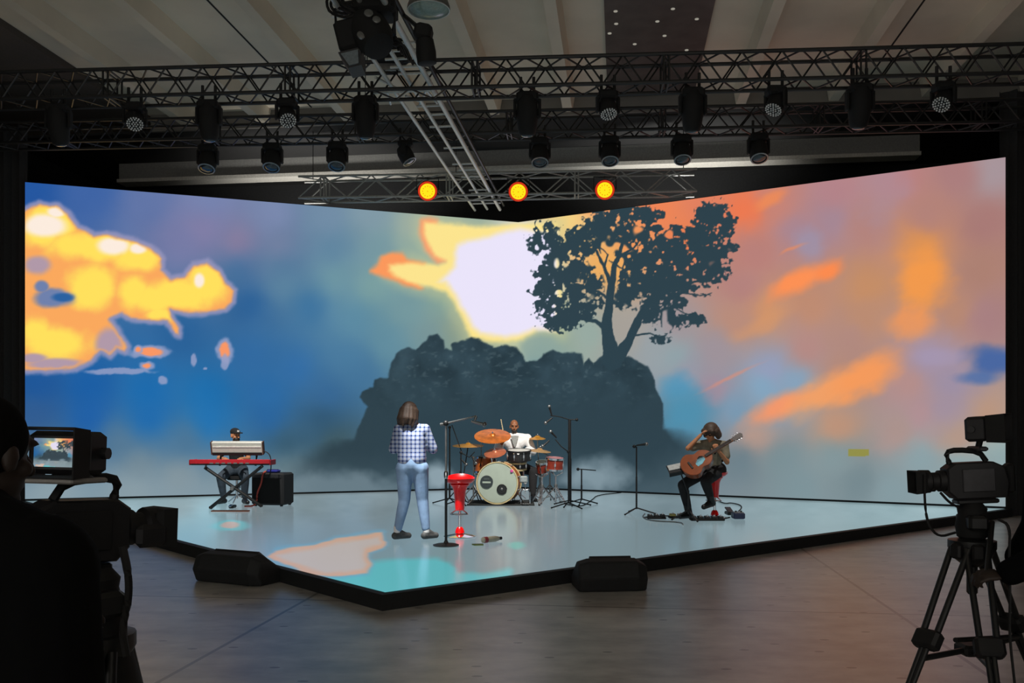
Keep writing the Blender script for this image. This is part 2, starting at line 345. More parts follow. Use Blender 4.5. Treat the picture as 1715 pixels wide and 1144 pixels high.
LEAF = [(200, 265, 92, 92), (150, 350, 45, 35), (330, 330, 110, 75), (430, 320, 110, 90), (640, 200, 140, 115), (560, 115, 50, 40), (700, 130, 90, 70), (860, 120, 80, 60), (950, 110, 40, 30), (760, 240, 110, 80), (1320, 130, 90, 90), (1390, 190, 75, 75),
 (1250, 260, 150, 95), (1090, 230, 60, 40), (1150, 370, 230, 130), (1250, 480, 150, 95), (900, 380, 120, 90), (1430, 335, 62, 32), (1375, 490, 55, 25), (1340, 555, 40, 18), (1000, 550, 170, 130), (850, 470, 140, 120), (760, 610, 120, 110), (330, 420, 110, 100),
 (280, 560, 110, 90), (430, 480, 90, 90), (340, 650, 150, 90), (240, 720, 85, 75), (330, 820, 110, 55), (450, 720, 110, 90), (530, 570, 90, 80), (215, 480, 45, 30), (205, 560, 45, 25), (150, 630, 45, 20), (175, 700, 45, 25), (205, 780, 45, 20), (980, 690, 150, 90),
 (1040, 820, 100, 60), (1170, 810, 90, 40), (970, 940, 60, 22), (1230, 650, 60, 14), (890, 760, 50, 60), (720, 330, 80, 70), (600, 300, 60, 50), (1480, 330, 30, 14), (940, 210, 40, 20)]
LIMB = [[(655, 1075, 130), (630, 960, 80), (612, 860, 70), (632, 700, 52), (652, 560, 44), (665, 450, 34), (700, 370, 26), (730, 250, 16)], [(690, 1060, 90), (760, 950, 62), (825, 810, 46), (890, 690, 38), (1000, 560, 30), (1150, 440, 24), (1260, 290, 18), (1330, 120, 10)],
 [(610, 870, 34), (545, 822, 26), (470, 808, 18), (350, 800, 10)], [(650, 600, 24), (590, 440, 20), (540, 350, 16), (400, 300, 10)], [(655, 480, 22), (690, 400, 16), (800, 330, 12), (900, 150, 8), (960, 90, 6)], [(790, 915, 14), (900, 905, 10), (985, 935, 8)],
 [(1010, 560, 14), (1120, 640, 9), (1230, 655, 7), (1310, 635, 5)], [(640, 680, 20), (520, 600, 12), (380, 560, 9), (270, 480, 6)], [(870, 720, 16), (1000, 700, 10), (1130, 770, 7), (1240, 800, 5)], [(600, 470, 12), (620, 380, 9), (560, 330, 7)], [(670, 440, 14), (720, 470, 8), (740, 400, 8)]]
def wall_picture(x, y):
    wx = x + 16 * fbm(x, y, 60, 1); wy = y + 12 * fbm(x, y, 60, 5)
    sx = x + 6 * fbm(x, y, 16, 2); sy = y + 6 * fbm(x, y, 16, 7)
    left = field(wx, wy, SKY_L); right = field(wx + 10 * fbm(x, y + .6 * x, 40, 3), wy + 14 * fbm(x, y + .6 * x, 40, 4), SKY_R, 18.)
    k = sstep(800, 875, x); c = left * (1 - k[..., None]) + right * k[..., None]
    c = c + (fbm(x, y, 90, 6) * 9)[..., None] * (1 - k[..., None] * .4)
    # left bank of cloud
    sd = sdpoly(sx, sy, CLOUD); n = fbm(x, y, 34, 8)
    c = over(c, sstep(9, 1, sd) * .85, (150, 148, 186)); c = over(c, sstep(1, -6, sd), (250, 168, 92))
    def blot(P, col, c, amp=.8, soft=.42):
        mm = np.min([ellm(x, y, *e) for e in P], axis=0) + amp * n
        return over(c, sstep(1 + soft, 1 - soft, mm) * sstep(-1, -9, sd), col)
    c = blot([(90, 372, 50, 28), (160, 410, 85, 26), (235, 432, 40, 22), (70, 390, 30, 26), (150, 478, 40, 34), (225, 490, 26, 28), (260, 500, 46, 24), (300, 492, 60, 26), (345, 475, 34, 36), (90, 572, 55, 28), (62, 556, 26, 22), (270, 528, 26, 12)], (255, 224, 92), c)
    c = blot([(75, 378, 36, 18), (190, 412, 26, 14), (232, 416, 15, 9), (95, 355, 15, 9), (334, 470, 9, 12)], (252, 236, 222), c, .35, .35)
    c = blot([(62, 444, 22, 15), (55, 600, 22, 8), (185, 575, 22, 24), (92, 610, 45, 9)], (176, 152, 168), c, .5, .4)
    c = blot([(92, 498, 30, 16), (70, 480, 12, 10)], (110, 128, 172), c, .6, .3)
    c = blot([(105, 498, 18, 8)], (40, 96, 160), c, .5, .3)
    for P, rim in (((376, 588, 15, 19), 1), ((252, 590, 36, 10), 1), ((246, 613, 13, 7), 1), ((272, 638, 8, 7), 0), ((324, 603, 5, 10), 0), ((230, 585, 8, 8), 1), ((344, 617, 3, 2), 0), ((376, 606, 6, 14), 0), ((200, 622, 55, 5), 0)):
        e = ellm(sx, sy, *P) + .5 * fbm(x, y, 14, 9)
        c = over(c, sstep(1.25, .8, e) * .85, (150, 158, 196))
        if rim: c = over(c, sstep(.75, .45, e), (248, 150, 100))
    # right-hand glowing clouds
    for P, col, al in (((1345, 470, 55, 17), (252, 144, 84), 1), ((1392, 455, 22, 14), (254, 138, 76), .9), ((1545, 470, 42, 50), (246, 154, 72), .9), ((1525, 540, 34, 26), (246, 152, 84), .75), ((1305, 682, 60, 17), (252, 150, 100), .9), ((1385, 655, 70, 26), (246, 160, 98), .9), ((1450, 632, 62, 26), (246, 154, 90), .95),
                       ((1355, 408, 22, 26), (154, 146, 172), .7), ((1480, 300, 40, 80), (166, 140, 156), .5), ((1662, 605, 40, 24), (72, 102, 160), 1), ((1640, 632, 34, 10), (84, 112, 164), .9), ((1570, 598, 44, 12), (164, 150, 178), .6), ((1140, 650, 30, 22), (84, 150, 186), .9), ((1152, 692, 44, 46), (78, 142, 172), .9),
                       ((1225, 632, 48, 3), (232, 140, 110), .5), ((1290, 335, 28, 10), (246, 140, 80), .7), ((1280, 540, 50, 14), (214, 150, 104), .6), ((1330, 418, 20, 3), (240, 140, 90), .6)):
        th = -.45 if col[0] > 200 and P[2] > P[3] * 1.5 else 0.
        dx, dy = wx - P[0], wy - P[1]; u, v = dx * math.cos(th) - dy * math.sin(th), dx * math.sin(th) + dy * math.cos(th)
        u, v = dx * math.cos(th) + dy * math.sin(th), -dx * math.sin(th) + dy * math.cos(th)
        e = np.hypot(u / P[2], v / P[3]) + .7 * fbm(x + y, y - .4 * x, 36, 10)
        c = over(c, sstep(1.6, .3, e) * al, col)
    # sun
    so, sy_, ss = sdpoly(sx, sy, ORB), sdpoly(sx, sy, YEL), sdpoly(sx, sy, SUN)
    lim = sstep(1010, 985, x)
    c = over(c, sstep(30, -6, sy_) * .55 * lim, (204, 204, 150))
    c = over(c, sstep(10, -4, sdpoly(sx, sy, ORA)), (248, 160, 110)); c = over(c, sstep(9, -3, so), (250, 152, 92))
    c = over(c, sstep(5, -7, sy_) * lim, (252, 228, 142)); c = over(c, sstep(3, -14, ss) * lim, (234, 228, 250))
    c = over(c, sstep(1.2, .5, ellm(wx, wy, 905, 580, 40, 22)) * .85, (140, 164, 156))
    # fog bank low on the right, island of rock, tree
    c = over(c, sstep(738, 775, y + 34 * fbm(x, y, 70, 11)) * sstep(1190, 1330, x) * .35, (128, 150, 156))
    rx = x + 5 * fbm(x, y, 12, 3); ry = y + 7 * fbm(x, y, 12, 6)
    sr = sdpoly(rx, ry, ROCK); n2 = fbm(x, y, 26, 0, 5)
    rock = np.array((44, 64, 74.)) + (n2 * 34)[..., None] * np.array((.8, 1, 1.1)) * sstep(720, 600, y)[..., None]
    lit = sstep(.12, .3, fbm(x, y * 1.6, 9, 2, 3)) * sstep(-3, -12, sr) * sstep(700, 610, y) * .35
    rock = over(rock, lit, (96, 116, 122))
    sf = 26 * sstep(1095, 1150, x) * sstep(690, 740, y) + 16 * sstep(620, 560, x) * sstep(715, 760, y)
    fade = sstep(3 + sf, -1 - sf, sr) * sstep(450, 560, x + 40 * fbm(x, y, 50, 4) + .25 * (y - 760)) * (1 - .95 * sstep(1120, 1240, x + 50 * fbm(x, y, 40, 2)))
    c = c * (1 - fade[..., None]) + rock * fade[..., None]
    tx, ty = (x - 860) * 3.945, (y - 330) * 3.945
    m = np.min([np.hypot((tx - a) / rx_, (ty - b_) / ry_) * 1.0 - (.0) for a, b_, rx_, ry_ in LEAF], axis=0)
    leaf = m + 1.3 * fbm(x, y, 6.5, 1, 2) + .7 * fbm(x, y, 24., 4, 2) + .5 * np.abs(fbm(x, y, 5., 9, 1))
    la = sstep(1.32, 1.14, leaf) * sstep(-.27, -.17, fbm(x, y, 9., 3, 3)) * sstep(-.33, -.24, fbm(x, y, 26., 7, 2))
    hole = np.minimum(ellm(tx, ty, 545, 420, 80, 60), ellm(tx, ty, 620, 375, 50, 40)); hole = np.minimum(hole, ellm(tx, ty, 705, 440, 32, 40)); hole = np.minimum(hole, ellm(tx, ty, 740, 860, 90, 150))
    hole = np.minimum(hole, np.minimum(ellm(tx, ty, 640, 560, 60, 150), ellm(tx, ty, 300, 630, 34, 20)))
    la = la * sstep(.55, .95, hole + .9 * fbm(x, y, 8, 6, 2))
    li = np.min([sdline(tx + 20 * fbm(x, y, 14, 2), ty + 20 * fbm(x, y, 14, 3), P) for P in LIMB], axis=0)
    la = np.maximum(la, sstep(3, -2, li)) * (x > 870)
    c = over(c, la, (43, 64, 74))
    # fog in front of the island
    f = sstep(745, 830, y + 46 * fbm(x, y, 60, 8)) * (.5 - .3 * sstep(540, 600, x) * sstep(1190, 1120, x))
    f = np.maximum(f, sstep(1.3, .3, ellm(x, y, 735, 800, 30, 30) + .6 * n) * .85)
    f = np.maximum(f, sstep(1.4, .3, ellm(x, y, 1000, 800, 60, 34) + .9 * fbm(x, y, 40, 5)) * .7)
    f = np.maximum(f, sstep(1.4, .3, ellm(x, y, 560, 815, 160, 30) + .9 * fbm(x, y, 40, 5)) * .5)
    f = f * (sstep(1260, 1160, x) + .25)
    c = over(c, f, (138, 158, 168))
    c = over(c, ((np.abs(x - 1438) < 18) & (np.abs(y - 758) < 6)).astype(float) * .85, (146, 142, 58))
    return np.clip(c, 0, 255)
FLOOR_P = [(300, 850, 132, 152, 156), (420, 850, 128, 142, 146), (520, 850, 118, 132, 134), (640, 845, 128, 142, 146), (760, 850, 136, 152, 160), (870, 860, 140, 150, 152), (1000, 850, 134, 152, 158), (1150, 850, 124, 142, 148), (1300, 855, 132, 154, 160), (1450, 865, 140, 166, 172), (1600, 855, 144, 170, 176),
 (310, 890, 138, 178, 190), (340, 875, 150, 190, 200), (430, 905, 138, 156, 170), (520, 880, 138, 158, 172), (600, 880, 138, 160, 174), (700, 900, 136, 162, 174), (820, 890, 138, 154, 164), (900, 920, 138, 156, 164), (1000, 920, 136, 156, 162), (1200, 900, 134, 156, 162), (1400, 885, 140, 164, 170), (740, 940, 134, 160, 164), (850, 950, 138, 158, 162), (640, 985, 130, 165, 170), (450, 925, 130, 165, 185)]
def A3(P): return [(300 + a / 3.43, 860 + b / 3.43) for a, b in P]
PINK = A3([(520, 250), (560, 215), (650, 195), (780, 180), (900, 140), (1050, 122), (1170, 105), (1190, 165), (1170, 195), (1085, 225), (1105, 290), (1080, 348), (860, 362), (700, 330), (600, 290)])
CYAN = A3([(1100, 290), (1250, 278), (1480, 270), (1560, 300), (1600, 350), (1750, 360), (1900, 330), (1900, 420), (1180, 470), (870, 372), (1080, 350)])
def floor_picture(x, y):
    wx = x + 30 * fbm(x / 3, y, 30, 1); wy = y + 8 * fbm(x / 3, y, 30, 4)
    c = field(wx, wy, FLOOR_P, 20.)
    c = c + (fbm(x / 3, y, 14, 2, 5) * 26 * sstep(900, 850, y))[..., None]
    sx = x + 14 * fbm(x / 3, y, 12, 3); sy = y + 6 * fbm(x / 3, y, 12, 5)
    s1, s2 = sdpoly(sx, sy, PINK), sdpoly(sx, sy, CYAN)
    c = over(c, sstep(10, -2, s2), (104, 200, 206)); c = over(c, sstep(8, 0, s1) * .7, (120, 176, 206))
    c = over(c, sstep(2, -2, s1), (222, 178, 150)); c = over(c, sstep(-3, -12, s1), (206, 192, 184))
    e = ellm(sx, sy, 385, 880, 26, 7); c = over(c, sstep(1.6, .9, e), (124, 196, 206)); c = over(c, sstep(.9, .5, e), (204, 184, 178))
    e = ellm(sx, sy, 865, 914, 16, 6); c = over(c, sstep(1.3, .5, e) * .8, (104, 196, 186))
    return np.clip(c, 0, 255)
def to_picture(P): return CX + FOC * P[..., 0] / P[..., 1], HY - FOC * (P[..., 2] - EYE) / P[..., 1]
def picture(x, y):
    fl = y > np.where(x < 868, 818 + (868 - x) * .0254, 818 + (x - 868) * .0416)
    return np.where(fl[..., None], floor_picture(x, y), wall_picture(x, y))
def screen_mat(name, gain, rough, spec):
    m = bpy.data.materials.new(name); m.use_nodes = True; b = m.node_tree.nodes['Principled BSDF']
    a = m.node_tree.nodes.new('ShaderNodeAttribute'); a.attribute_name = 'picture'; a.attribute_type = 'GEOMETRY'
    b.inputs['Base Color'].default_value = (.012, .012, .013, 1); b.inputs['Roughness'].default_value = rough; b.inputs['Specular IOR Level'].default_value = spec
    m.node_tree.links.new(a.outputs['Color'], b.inputs['Emission Color']); b.inputs['Emission Strength'].default_value = gain
    return m
def screen(name, m, c00, c10, c11, c01, nu, nv, fn, parent, bias=1., fnxy=None):    # lit pixel grid between four corners
    u = np.linspace(0, 1, nu); v = np.linspace(0, 1, nv); U, V = np.meshgrid(u, v)
    c = [np.array(q) for q in (c00, c10, c11, c01)]
    P = (1 - U)[..., None] * (1 - V)[..., None] * c[0] + U[..., None] * (1 - V)[..., None] * c[1] + U[..., None] * V[..., None] * c[2] + (1 - U)[..., None] * V[..., None] * c[3]
    x, y = to_picture(P) if fnxy is None else fnxy(U, V)
    rgb = s2l(fn(x, y)); org = np.array(ORG[parent.name])
    idx = np.arange(nu * nv).reshape(nv, nu)
    q = np.stack([idx[:-1, :-1], idx[:-1, 1:], idx[1:, 1:], idx[1:, :-1]], -1).reshape(-1, 4)
    me = bpy.data.meshes.new(name); me.vertices.add(nu * nv); me.vertices.foreach_set('co', (P - org).astype('f4').ravel())
    me.loops.add(q.size); me.loops.foreach_set('vertex_index', q.astype('i4').ravel())
    me.polygons.add(len(q)); me.polygons.foreach_set('loop_start', np.arange(0, q.size, 4, dtype='i4'))
    me.update(calc_edges=True)
    at_ = me.color_attributes.new('picture', 'FLOAT_COLOR', 'POINT')
    at_.data.foreach_set('color', np.concatenate([rgb.reshape(-1, 3), np.ones((nu * nv, 1))], 1).astype('f4').ravel())
    me.materials.append(m); me.validate()
    o = bpy.data.objects.new(name, me); COL.objects.link(o); o.parent = parent; ORG[o.name] = ORG[parent.name]
    return o
WALLM = screen_mat('led_wall_pixels', 1., .6, .2)
DECKM = screen_mat('led_floor_pixels', .71, .16, .28)
LIP = DECK + .035
def led_wall(a, b_, label, nu, nv, nudge):
    n = Vector((-(b_ - a).y, (b_ - a).x, 0)).normalized()
    if n.y < 0: n = -n
    root = thing('led_screen', a, label, 'video wall', 'LED walls of the stage corner')
    d = (b_ - a).normalized(); mb = MB(); t = .14
    mb.add([p + n * o + Vector((0, 0, z - DECK)) for p in (a, b_) for o in (.006, t) for z in (DECK, TOP + .01)],
           [(0, 1, 3, 2), (4, 6, 7, 5), (0, 4, 5, 1), (2, 3, 7, 6), (0, 2, 6, 4), (1, 5, 7, 3)])
    mb.build('cabinets', BLKM, root)
    up = lambda p, z: Vector((p.x, p.y, z))
    screen('screen', WALLM, up(a, LIP), up(b_, LIP), up(b_, TOP), up(a, TOP), nu, nv, wall_picture, root)
    mb = MB(); mb.add([p + n * o + Vector((0, 0, z - DECK)) for p in (a, b_) for o in (-.02, .006) for z in (DECK, LIP)],
           [(0, 1, 3, 2), (4, 6, 7, 5), (0, 4, 5, 1), (2, 3, 7, 6), (0, 2, 6, 4), (1, 5, 7, 3)])
    mb.build('bottom_strip', BLKM, root)
    for k in (.1, .4, .7, .95):                  # rear braces standing on the hall floor
        p = a + (b_ - a) * k + n * t
        m2 = MB(); m2.tube(Vector((p.x, p.y, 4.5)), Vector((p.x, p.y, 0)) + n * .85, .03); m2.tube(Vector((p.x, p.y, .03)), Vector((p.x, p.y, .03)) + n * .85, .03)
        m2.build('brace', STEEL, root)
    return root
led_wall(PL, PC, 'big LED wall left of the corner showing blue sky and a bank of yellow cloud', 460, 300, 0)
led_wall(PC, PR, 'big LED wall right of the corner showing a dark tree and orange clouds', 640, 400, 0)
st = thing('led_stage', PF, 'low black edged LED floor glowing pale grey blue under the band', 'stage')
mb = MB(); q = [PL, PF, PR, PC]
e = 1.012; ctr = (PL + PR) / 2
q2 = [ctr + (p - ctr) * e for p in q[:3]] + [PC]
mb.add([Vector((p.x, p.y, z)) for z in (0, DECK - .004) for p in q2], [(0, 1, 2, 3), (4, 5, 6, 7), (0, 1, 5, 4), (1, 2, 6, 5), (2, 3, 7, 6), (3, 0, 4, 7)])
mb.build('deck', mat('stage_black', (30, 32, 34), .7), st)
screen('floor_screen', DECKM, PL, PF, PR, PC, 420, 420, floor_picture, st)
# ------------------------------------------------------------------ overhead rigging
def truss(label, p0, p1, wd, ht, m, pitch, rc=.028, rb=.013, group=None, side=None):
    p0, p1 = Vector(p0), Vector(p1); d = (p1 - p0).normalized(); s = Vector((0, 0, 1)).cross(d).normalized()
    root = thing('lighting_truss', p0, label, 'truss', group)
    ch = [(a, b_) for a in (-wd / 2, wd / 2) for b_ in (-ht / 2, ht / 2)]
    off = lambda c: s * c[0] + Vector((0, 0, c[1]))
    for c in ch: MB().tube(p0 + off(c), p1 + off(c), rc, None, 8).build('chord', m, root, True)
    n = max(2, int((p1 - p0).length / pitch))
    for i, j in ((0, 1), (2, 3), (0, 2), (1, 3)):      # one bent lacing rod on each face
        mb = MB()
        for k in range(n):
            a = p0 + (p1 - p0) * (k / n); b_ = p0 + (p1 - p0) * ((k + .5) / n); c = p0 + (p1 - p0) * ((k + 1) / n)
            mb.tube(a + off(ch[i]), b_ + off(ch[j]), rb, None, 6); mb.tube(b_ + off(ch[j]), c + off(ch[i]), rb, None, 6)
        mb.build('lacing', m, root, True)
    L_ = (p1 - p0).length; k = 0
    while k * 2.6 < L_ and wd > .3:                    # bolted end frames every section
        a = p0 + d * (k * 2.6 + .5)
        if (a - p0).length < L_:
            mb = MB()
            for q in (-.035, .035):
                for i, j in ((0, 1), (2, 3), (0, 2), (1, 3)): mb.tube(a + d * q + off(ch[i]), a + d * q + off(ch[j]), rb * 1.2, None, 6)
            mb.build('section_joint', m, root, True)
        k += 1
    return root
T1a, T1b = at(-160, 157, 12.95), at(1880, 103, 11.9)
T2a, T2b = at(-160, 232, 16.1), at(1880, 188, 14.7)
t1 = truss('black box truss nearest the camera, crossing the hall under the pale ceiling', T1a, T1b, .4, .38, BLK, .52)
t2 = truss('second black box truss, behind and below the nearest one', T2a, T2b, .4, .36, BLK, .56)
T3a, T3b = at(505, 318, 18.6), at(1165, 306, 18.0)
t3 = truss('short silver truss carrying three amber lamps above the screen corner', T3a, T3b, .42, .44, ALU, .9, .024, .014)
for o in t3.children:
    o.data.materials[0] = mat('weathered_aluminium', (170, 172, 168), .45, .3)
# hangers
for root, a, b_ in ((t1, T1a, T1b), (t2, T2a, T2b), (t3, T3a, T3b)):
    for k in (.03, .4, .97):
        p = a + (b_ - a) * k; MB().tube(p + Vector((0, 0, .2)), Vector((p.x, p.y, CEIL - .02)), .008, None, 6).build('hanging_chain', BLK, root)
# long silver truss running back to the screen corner: pipes at one level plus an upper pair
lt = thing('ladder_truss', hall(-2.87, 15, 6.28), 'long silver truss running from overhead to the screen corner', 'truss')
ZL = 6.28
for x, z, r in ((-3.13, ZL, .028), (-2.86, ZL + .02, .028), (-2.58, ZL, .036)):
    MB().tube(hall(x, 5.0, z), hall(x, 19.3, z), r, None, 10).build('chord', ALU, lt, True)
MB().tube(hall(-2.5, 5.0, ZL + .09), hall(-2.5, 19.3, ZL + .09), .03, None, 8).build('chord', BLK, lt, True)
for py, x0, x1 in ((167, -2.98, -2.58), (182, -2.86, -2.62), (203, -2.98, -2.6), (240, -2.97, -2.55), (268, -3.0, -2.55), (278, -2.95, -2.6), (290, -2.98, -2.55), (313, -3.0, -2.55), (319, -3.0, -2.55), (336, -3.13, -2.5), (57, -3.0, -2.5), (70, -3.05, -2.5), (84, -3.0, -2.5), (98, -3.0, -2.5), (110, -2.95, -2.5), (5, -3.3, -2.6), (30, -3.1, -2.7)):
    Y = (ZL - EYE) * FOC / (HY - py)
    MB().tube(hall(x0, Y, ZL + .03), hall(x1, Y, ZL + .03), .018, None, 8).build('rung', ALU, lt, True)
Y = (ZL - EYE) * FOC / (HY - 132)
MB().tube(hall(-3.45, Y, ZL - .03), hall(-2.6, Y, ZL - .03), .026, None, 10).build('cross_pipe', ALU, lt, True)
for a, b_ in (((-3.3, -.35), (-3.1, .12)), ((-3.35, .5), (-3.28, .1)), ((-2.95, .6), (-2.7, .1)), ((-3.05, .25), (-2.9, .55)), ((-2.72, 0), (-2.68, .6))):
    MB().tube(hall(a[0], Y + a[1] * 1.2 + .1, ZL + .05), hall(b_[0], Y + b_[1] * 1.2 + .1, ZL + .08), .018, None, 8).build('diagonal', ALU, lt, True)
for x in (-3.1, -2.6): MB().tube(hall(x, 9.5, ZL), hall(x, 9.5, CEIL - .31), .01, None, 6).build('hanging_chain', BLK, lt)

def clampset(mb, top, s):
    mb.box(top + Vector((0, 0, .0)), (.3 * s, .22 * s, .12 * s), None, .02)
def moving_head(top, label, kind, aim, s=1., group='moving head lights on the two black trusses'):
    """Hangs from `top`: clamp, base box, two-armed yoke, tilting head."""
    root = thing('moving_head_light', top, label, 'stage light', group); d = Vector(aim).normalized()
    s *= .74; h = .16 * s
    MB().box(top - Vector((0, 0, .1 + h / 2)), (.36 * s, .28 * s, h), None, .03).build('base', BLKM, root)
    for q in (-.09, .09): MB().tube(top + Vector((q, 0, .12)), top + Vector((q, 0, -.12)), .022).build('clamp', BLK, root, True)
    piv = top - Vector((0, 0, .1 + h + .17 * s)); f = Vector((d.x, d.y, 0)); f = f.normalized() if f.length > .05 else Vector((0, -1, 0)); sd = Vector((-f.y, f.x, 0))
    yk = MB()
    M = Matrix((sd, f, Vector((0, 0, 1)))).transposed()
    for q in (-1, 1):
        yk.box(piv + sd * q * .2 * s + Vector((0, 0, .07 * s)), (.05 * s, .13 * s, .32 * s), M, .015); yk.ell(piv + sd * q * .2 * s, (.03 * s, .07 * s, .07 * s), M)
    yk.box(piv + Vector((0, 0, .2 * s)), (.44 * s, .16 * s, .05 * s), M, .015)
    yk.build('yoke', BLKM, root)
    if kind == 'spot':
        prof = [(.05, -.3), (.12, -.28), (.165, -.18), (.175, -.02), (.17, .12), (.15, .26), (.13, .33), (.105, .35)]
        hd = MB().lathe([(r * s, q * s) for r, q in prof], piv, d, 20).build('head', BLKM, root, True)
        MB().ell(piv + d * .345 * s, (.1 * s, .1 * s, .03 * s), frame(d, (0, 0, 1)) @ Matrix.Rotation(R_(90), 3, 'X'), 16, 6).build('lens', GLASS, hd, True)
    elif kind == 'wash':
        prof = [(.05, -.2), (.13, -.18), (.165, -.08), (.17, .08), (.165, .12), (.15, .125)]
        hd = MB().lathe([(r * s, q * s) for r, q in prof], piv, d, 20).build('head', BLKM, root, True)
        mb = MB(); M2 = frame(d)
        for R, n in ((0, 1), (.05, 6), (.1, 12), (.138, 18)):
            for k in range(n):
                t = 2 * math.pi * k / n; p = piv + d * .128 * s + M2 @ Vector((math.cos(t) * R * s, 0, math.sin(t) * R * s))
                mb.lathe([(.016 * s, 0), (.016 * s, .012 * s), (.008 * s, .02 * s)], p, d, 8)
        mb.build('lens_cluster', LEDW, hd, True)
    else:                                               # beam: short barrel with a bright bezel
        prof = [(.06, -.22), (.14, -.19), (.185, -.06), (.19, .08), (.175, .2), (.15, .215)]
        hd = MB().lathe([(r * s, q * s) for r, q in prof], piv, d, 20).build('head', BLKM, root, True)
        MB().lathe([(.165 * s, .195 * s), (.178 * s, .22 * s), (.15 * s, .225 * s), (.145 * s, .2 * s)], piv, d, 20, ring=True).build('bezel', STEEL, hd, True)
        MB().ell(piv + d * .205 * s, (.14 * s, .14 * s, .03 * s), frame(d) @ Matrix.Rotation(R_(90), 3, 'X'), 16, 6).build('lens', GLASS, hd, True)
    return root
ORD = ['first', 'second', 'third', 'fourth', 'fifth', 'sixth', 'seventh', 'eighth', 'ninth', 'tenth', 'last']
def on(a, b_, px, drop):                                 # the point under a truss seen in column px
    lo, hi = 0., 1.
    for _ in range(40):
        k = (lo + hi) / 2; p = a + (b_ - a) * k
        if CX + FOC * p.x / p.y < px: lo = k
        else: hi = k
    return a + (b_ - a) * lo - Vector((0, 0, drop))
D1 = [(98, 'spot', (0, .25, -1), 1.12), (226, 'wash', (.3, -.75, -1), 1.), (350, 'spot', (.0, .1, -1), 1.1), (481, 'wash', (.35, -.75, -1), 1.), (612, 'spot', (0, .15, -1), 1.12), (883, 'spot', (0, .2, -1), 1.15), (1018, 'wash', (.1, -.45, -1), 1.),
      (1160, 'spot', (0, .15, -1), 1.15), (1299, 'wash', (-.5, -.4, -1), 1.), (1440, 'spot', (0, .2, -1), 1.15), (1580, 'wash', (-.75, -.65, -1), 1.)]
kd = {'spot': 'dark barrel moving head', 'wash': 'moving head with small clear lenses'}
for i, (px, k, d, s) in enumerate(D1):
    moving_head(on(T1a, T1b, px, .12), f'{kd[k]}, {ORD[i]} light from the left on the front truss', k, d, s)
for i, px in enumerate((348, 456, 565, 679, 904, 1021, 1142, 1270)):
    lab = ('last' if i == 7 else ORD[i])
    lab = f'pale rimmed moving head, {lab} from the left under the second truss' if i != 3 else 'black moving head turned sideways beside the long silver truss'
    moving_head(on(T2a, T2b, px, .13), lab, 'beam', (0, -.42, -1) if i != 3 else (.55, -.1, -1), 1.12 if i != 3 else .95)
# three amber LED par lamps on the silver truss
AMB = glow('amber_lamp', (255, 226, 10), 1.05); RIM = glow('amber_rim', (225, 50, 10), .8)
for i, (px, py) in enumerate(((716, 320), (868, 321), (1013, 318))):
    c = on(T3a, T3b, px, .0); c = at(px, py, c.y - .42); d = (Vector((0, 6.5, 1.2)) - c).normalized()
    lab = ('leftmost of the three lit amber lamps on the silver truss', 'middle one of the three lit amber lamps, right of the long truss end', 'rightmost of the three lit amber lamps on the silver truss')[i]
    r = thing('par_lamp', c, lab, 'stage light', 'amber par lamps')
    MB().lathe([(.07, -.22), (.12, -.2), (.19, -.06), (.2, .0), (.185, .012)], c, d, 24).build('housing', BLKM, r, True)
    MB().lathe([(.19, .0), (.192, .014), (.15, .018), (.15, .0)], c, d, 24, ring=True).build('lamp_rim', RIM, r, True)
    MB().lathe([(.152, .0), (.15, .024), (.08, .036)], c, d, 24).build('lamp_face', AMB, r, True)
    mb = MB(); M = frame(d)
    for k in range(13):
        t = 2 * math.pi * k / 12; R = .1 if k < 12 else 0
        mb.ell(c + d * .036 + M @ Vector((math.cos(t) * R, 0, math.sin(t) * R)), (.012,) * 3, None, 8, 6)
    mb.build('led_dots', glow('orange_dots', (255, 160, 0), .9), r, True)
    mb = MB(); mb.path([c + Vector((-.22, -.02, 0)), c + Vector((-.22, .02, .26)), c + Vector((.22, .02, .26)), c + Vector((.22, -.02, 0))], .014); mb.tube(c + Vector((0, .02, .26)), c + Vector((0, .24, .3)), .02)
    mb.build('yoke', BLK, r)
# cluster hung on the long truss close to the camera
Yc = 10.2
p = at(583, 48, Yc)
r = thing('floodlight', p, 'black box floodlight with a grey glass face left of the long truss', 'stage light')
M = Matrix.Rotation(R_(-14), 3, 'Y')
MB().box(p + Vector((.02, 0, -.12)), (.27, .34, .34), M, .03).build('housing', BLKM, r)
MB().prism([(-.13, .0), (.13, .0), (.09, -.2), (-.06, -.2)], p + Vector((.04, 0, -.3)), M, .3).build('hood', BLKP, r)
MB().prism([(-.1, -.02), (.1, -.02), (.07, -.17), (-.04, -.17)], p + Vector((.04, -.16, -.31)), M, .02).build('glass', mat('grey_glass', (120, 132, 138), .2), r)
MB().path([p + Vector((-.13, 0, -.05)), p + Vector((-.15, 0, .22)), p + Vector((.16, 0, .25)), p + Vector((.16, 0, -.05))], .018).build('yoke', BLK, r)
p = at(625, 70, Yc - .1)
r = thing('moving_head_light', p + Vector((0, 0, .4)), 'bulky black moving head with a round body in the middle of the overhead cluster', 'stage light')
MB().lathe([(.06, -.26), (.17, -.22), (.22, -.06), (.22, .1), (.17, .24), (.1, .26)], p + Vector((-.02, 0, .1)), (.5, -.5, -1), 20).build('head', BLKM, r, True)
MB().box(p + Vector((.02, .1, .42)), (.46, .4, .2), None, .04).build('base', BLKM, r)
MB().path([p + Vector((-.25, .05, .1)), p + Vector((-.26, .08, .36)), p + Vector((.24, .08, .36)), p + Vector((.22, .05, .1))], .035).build('yoke', BLKP, r)
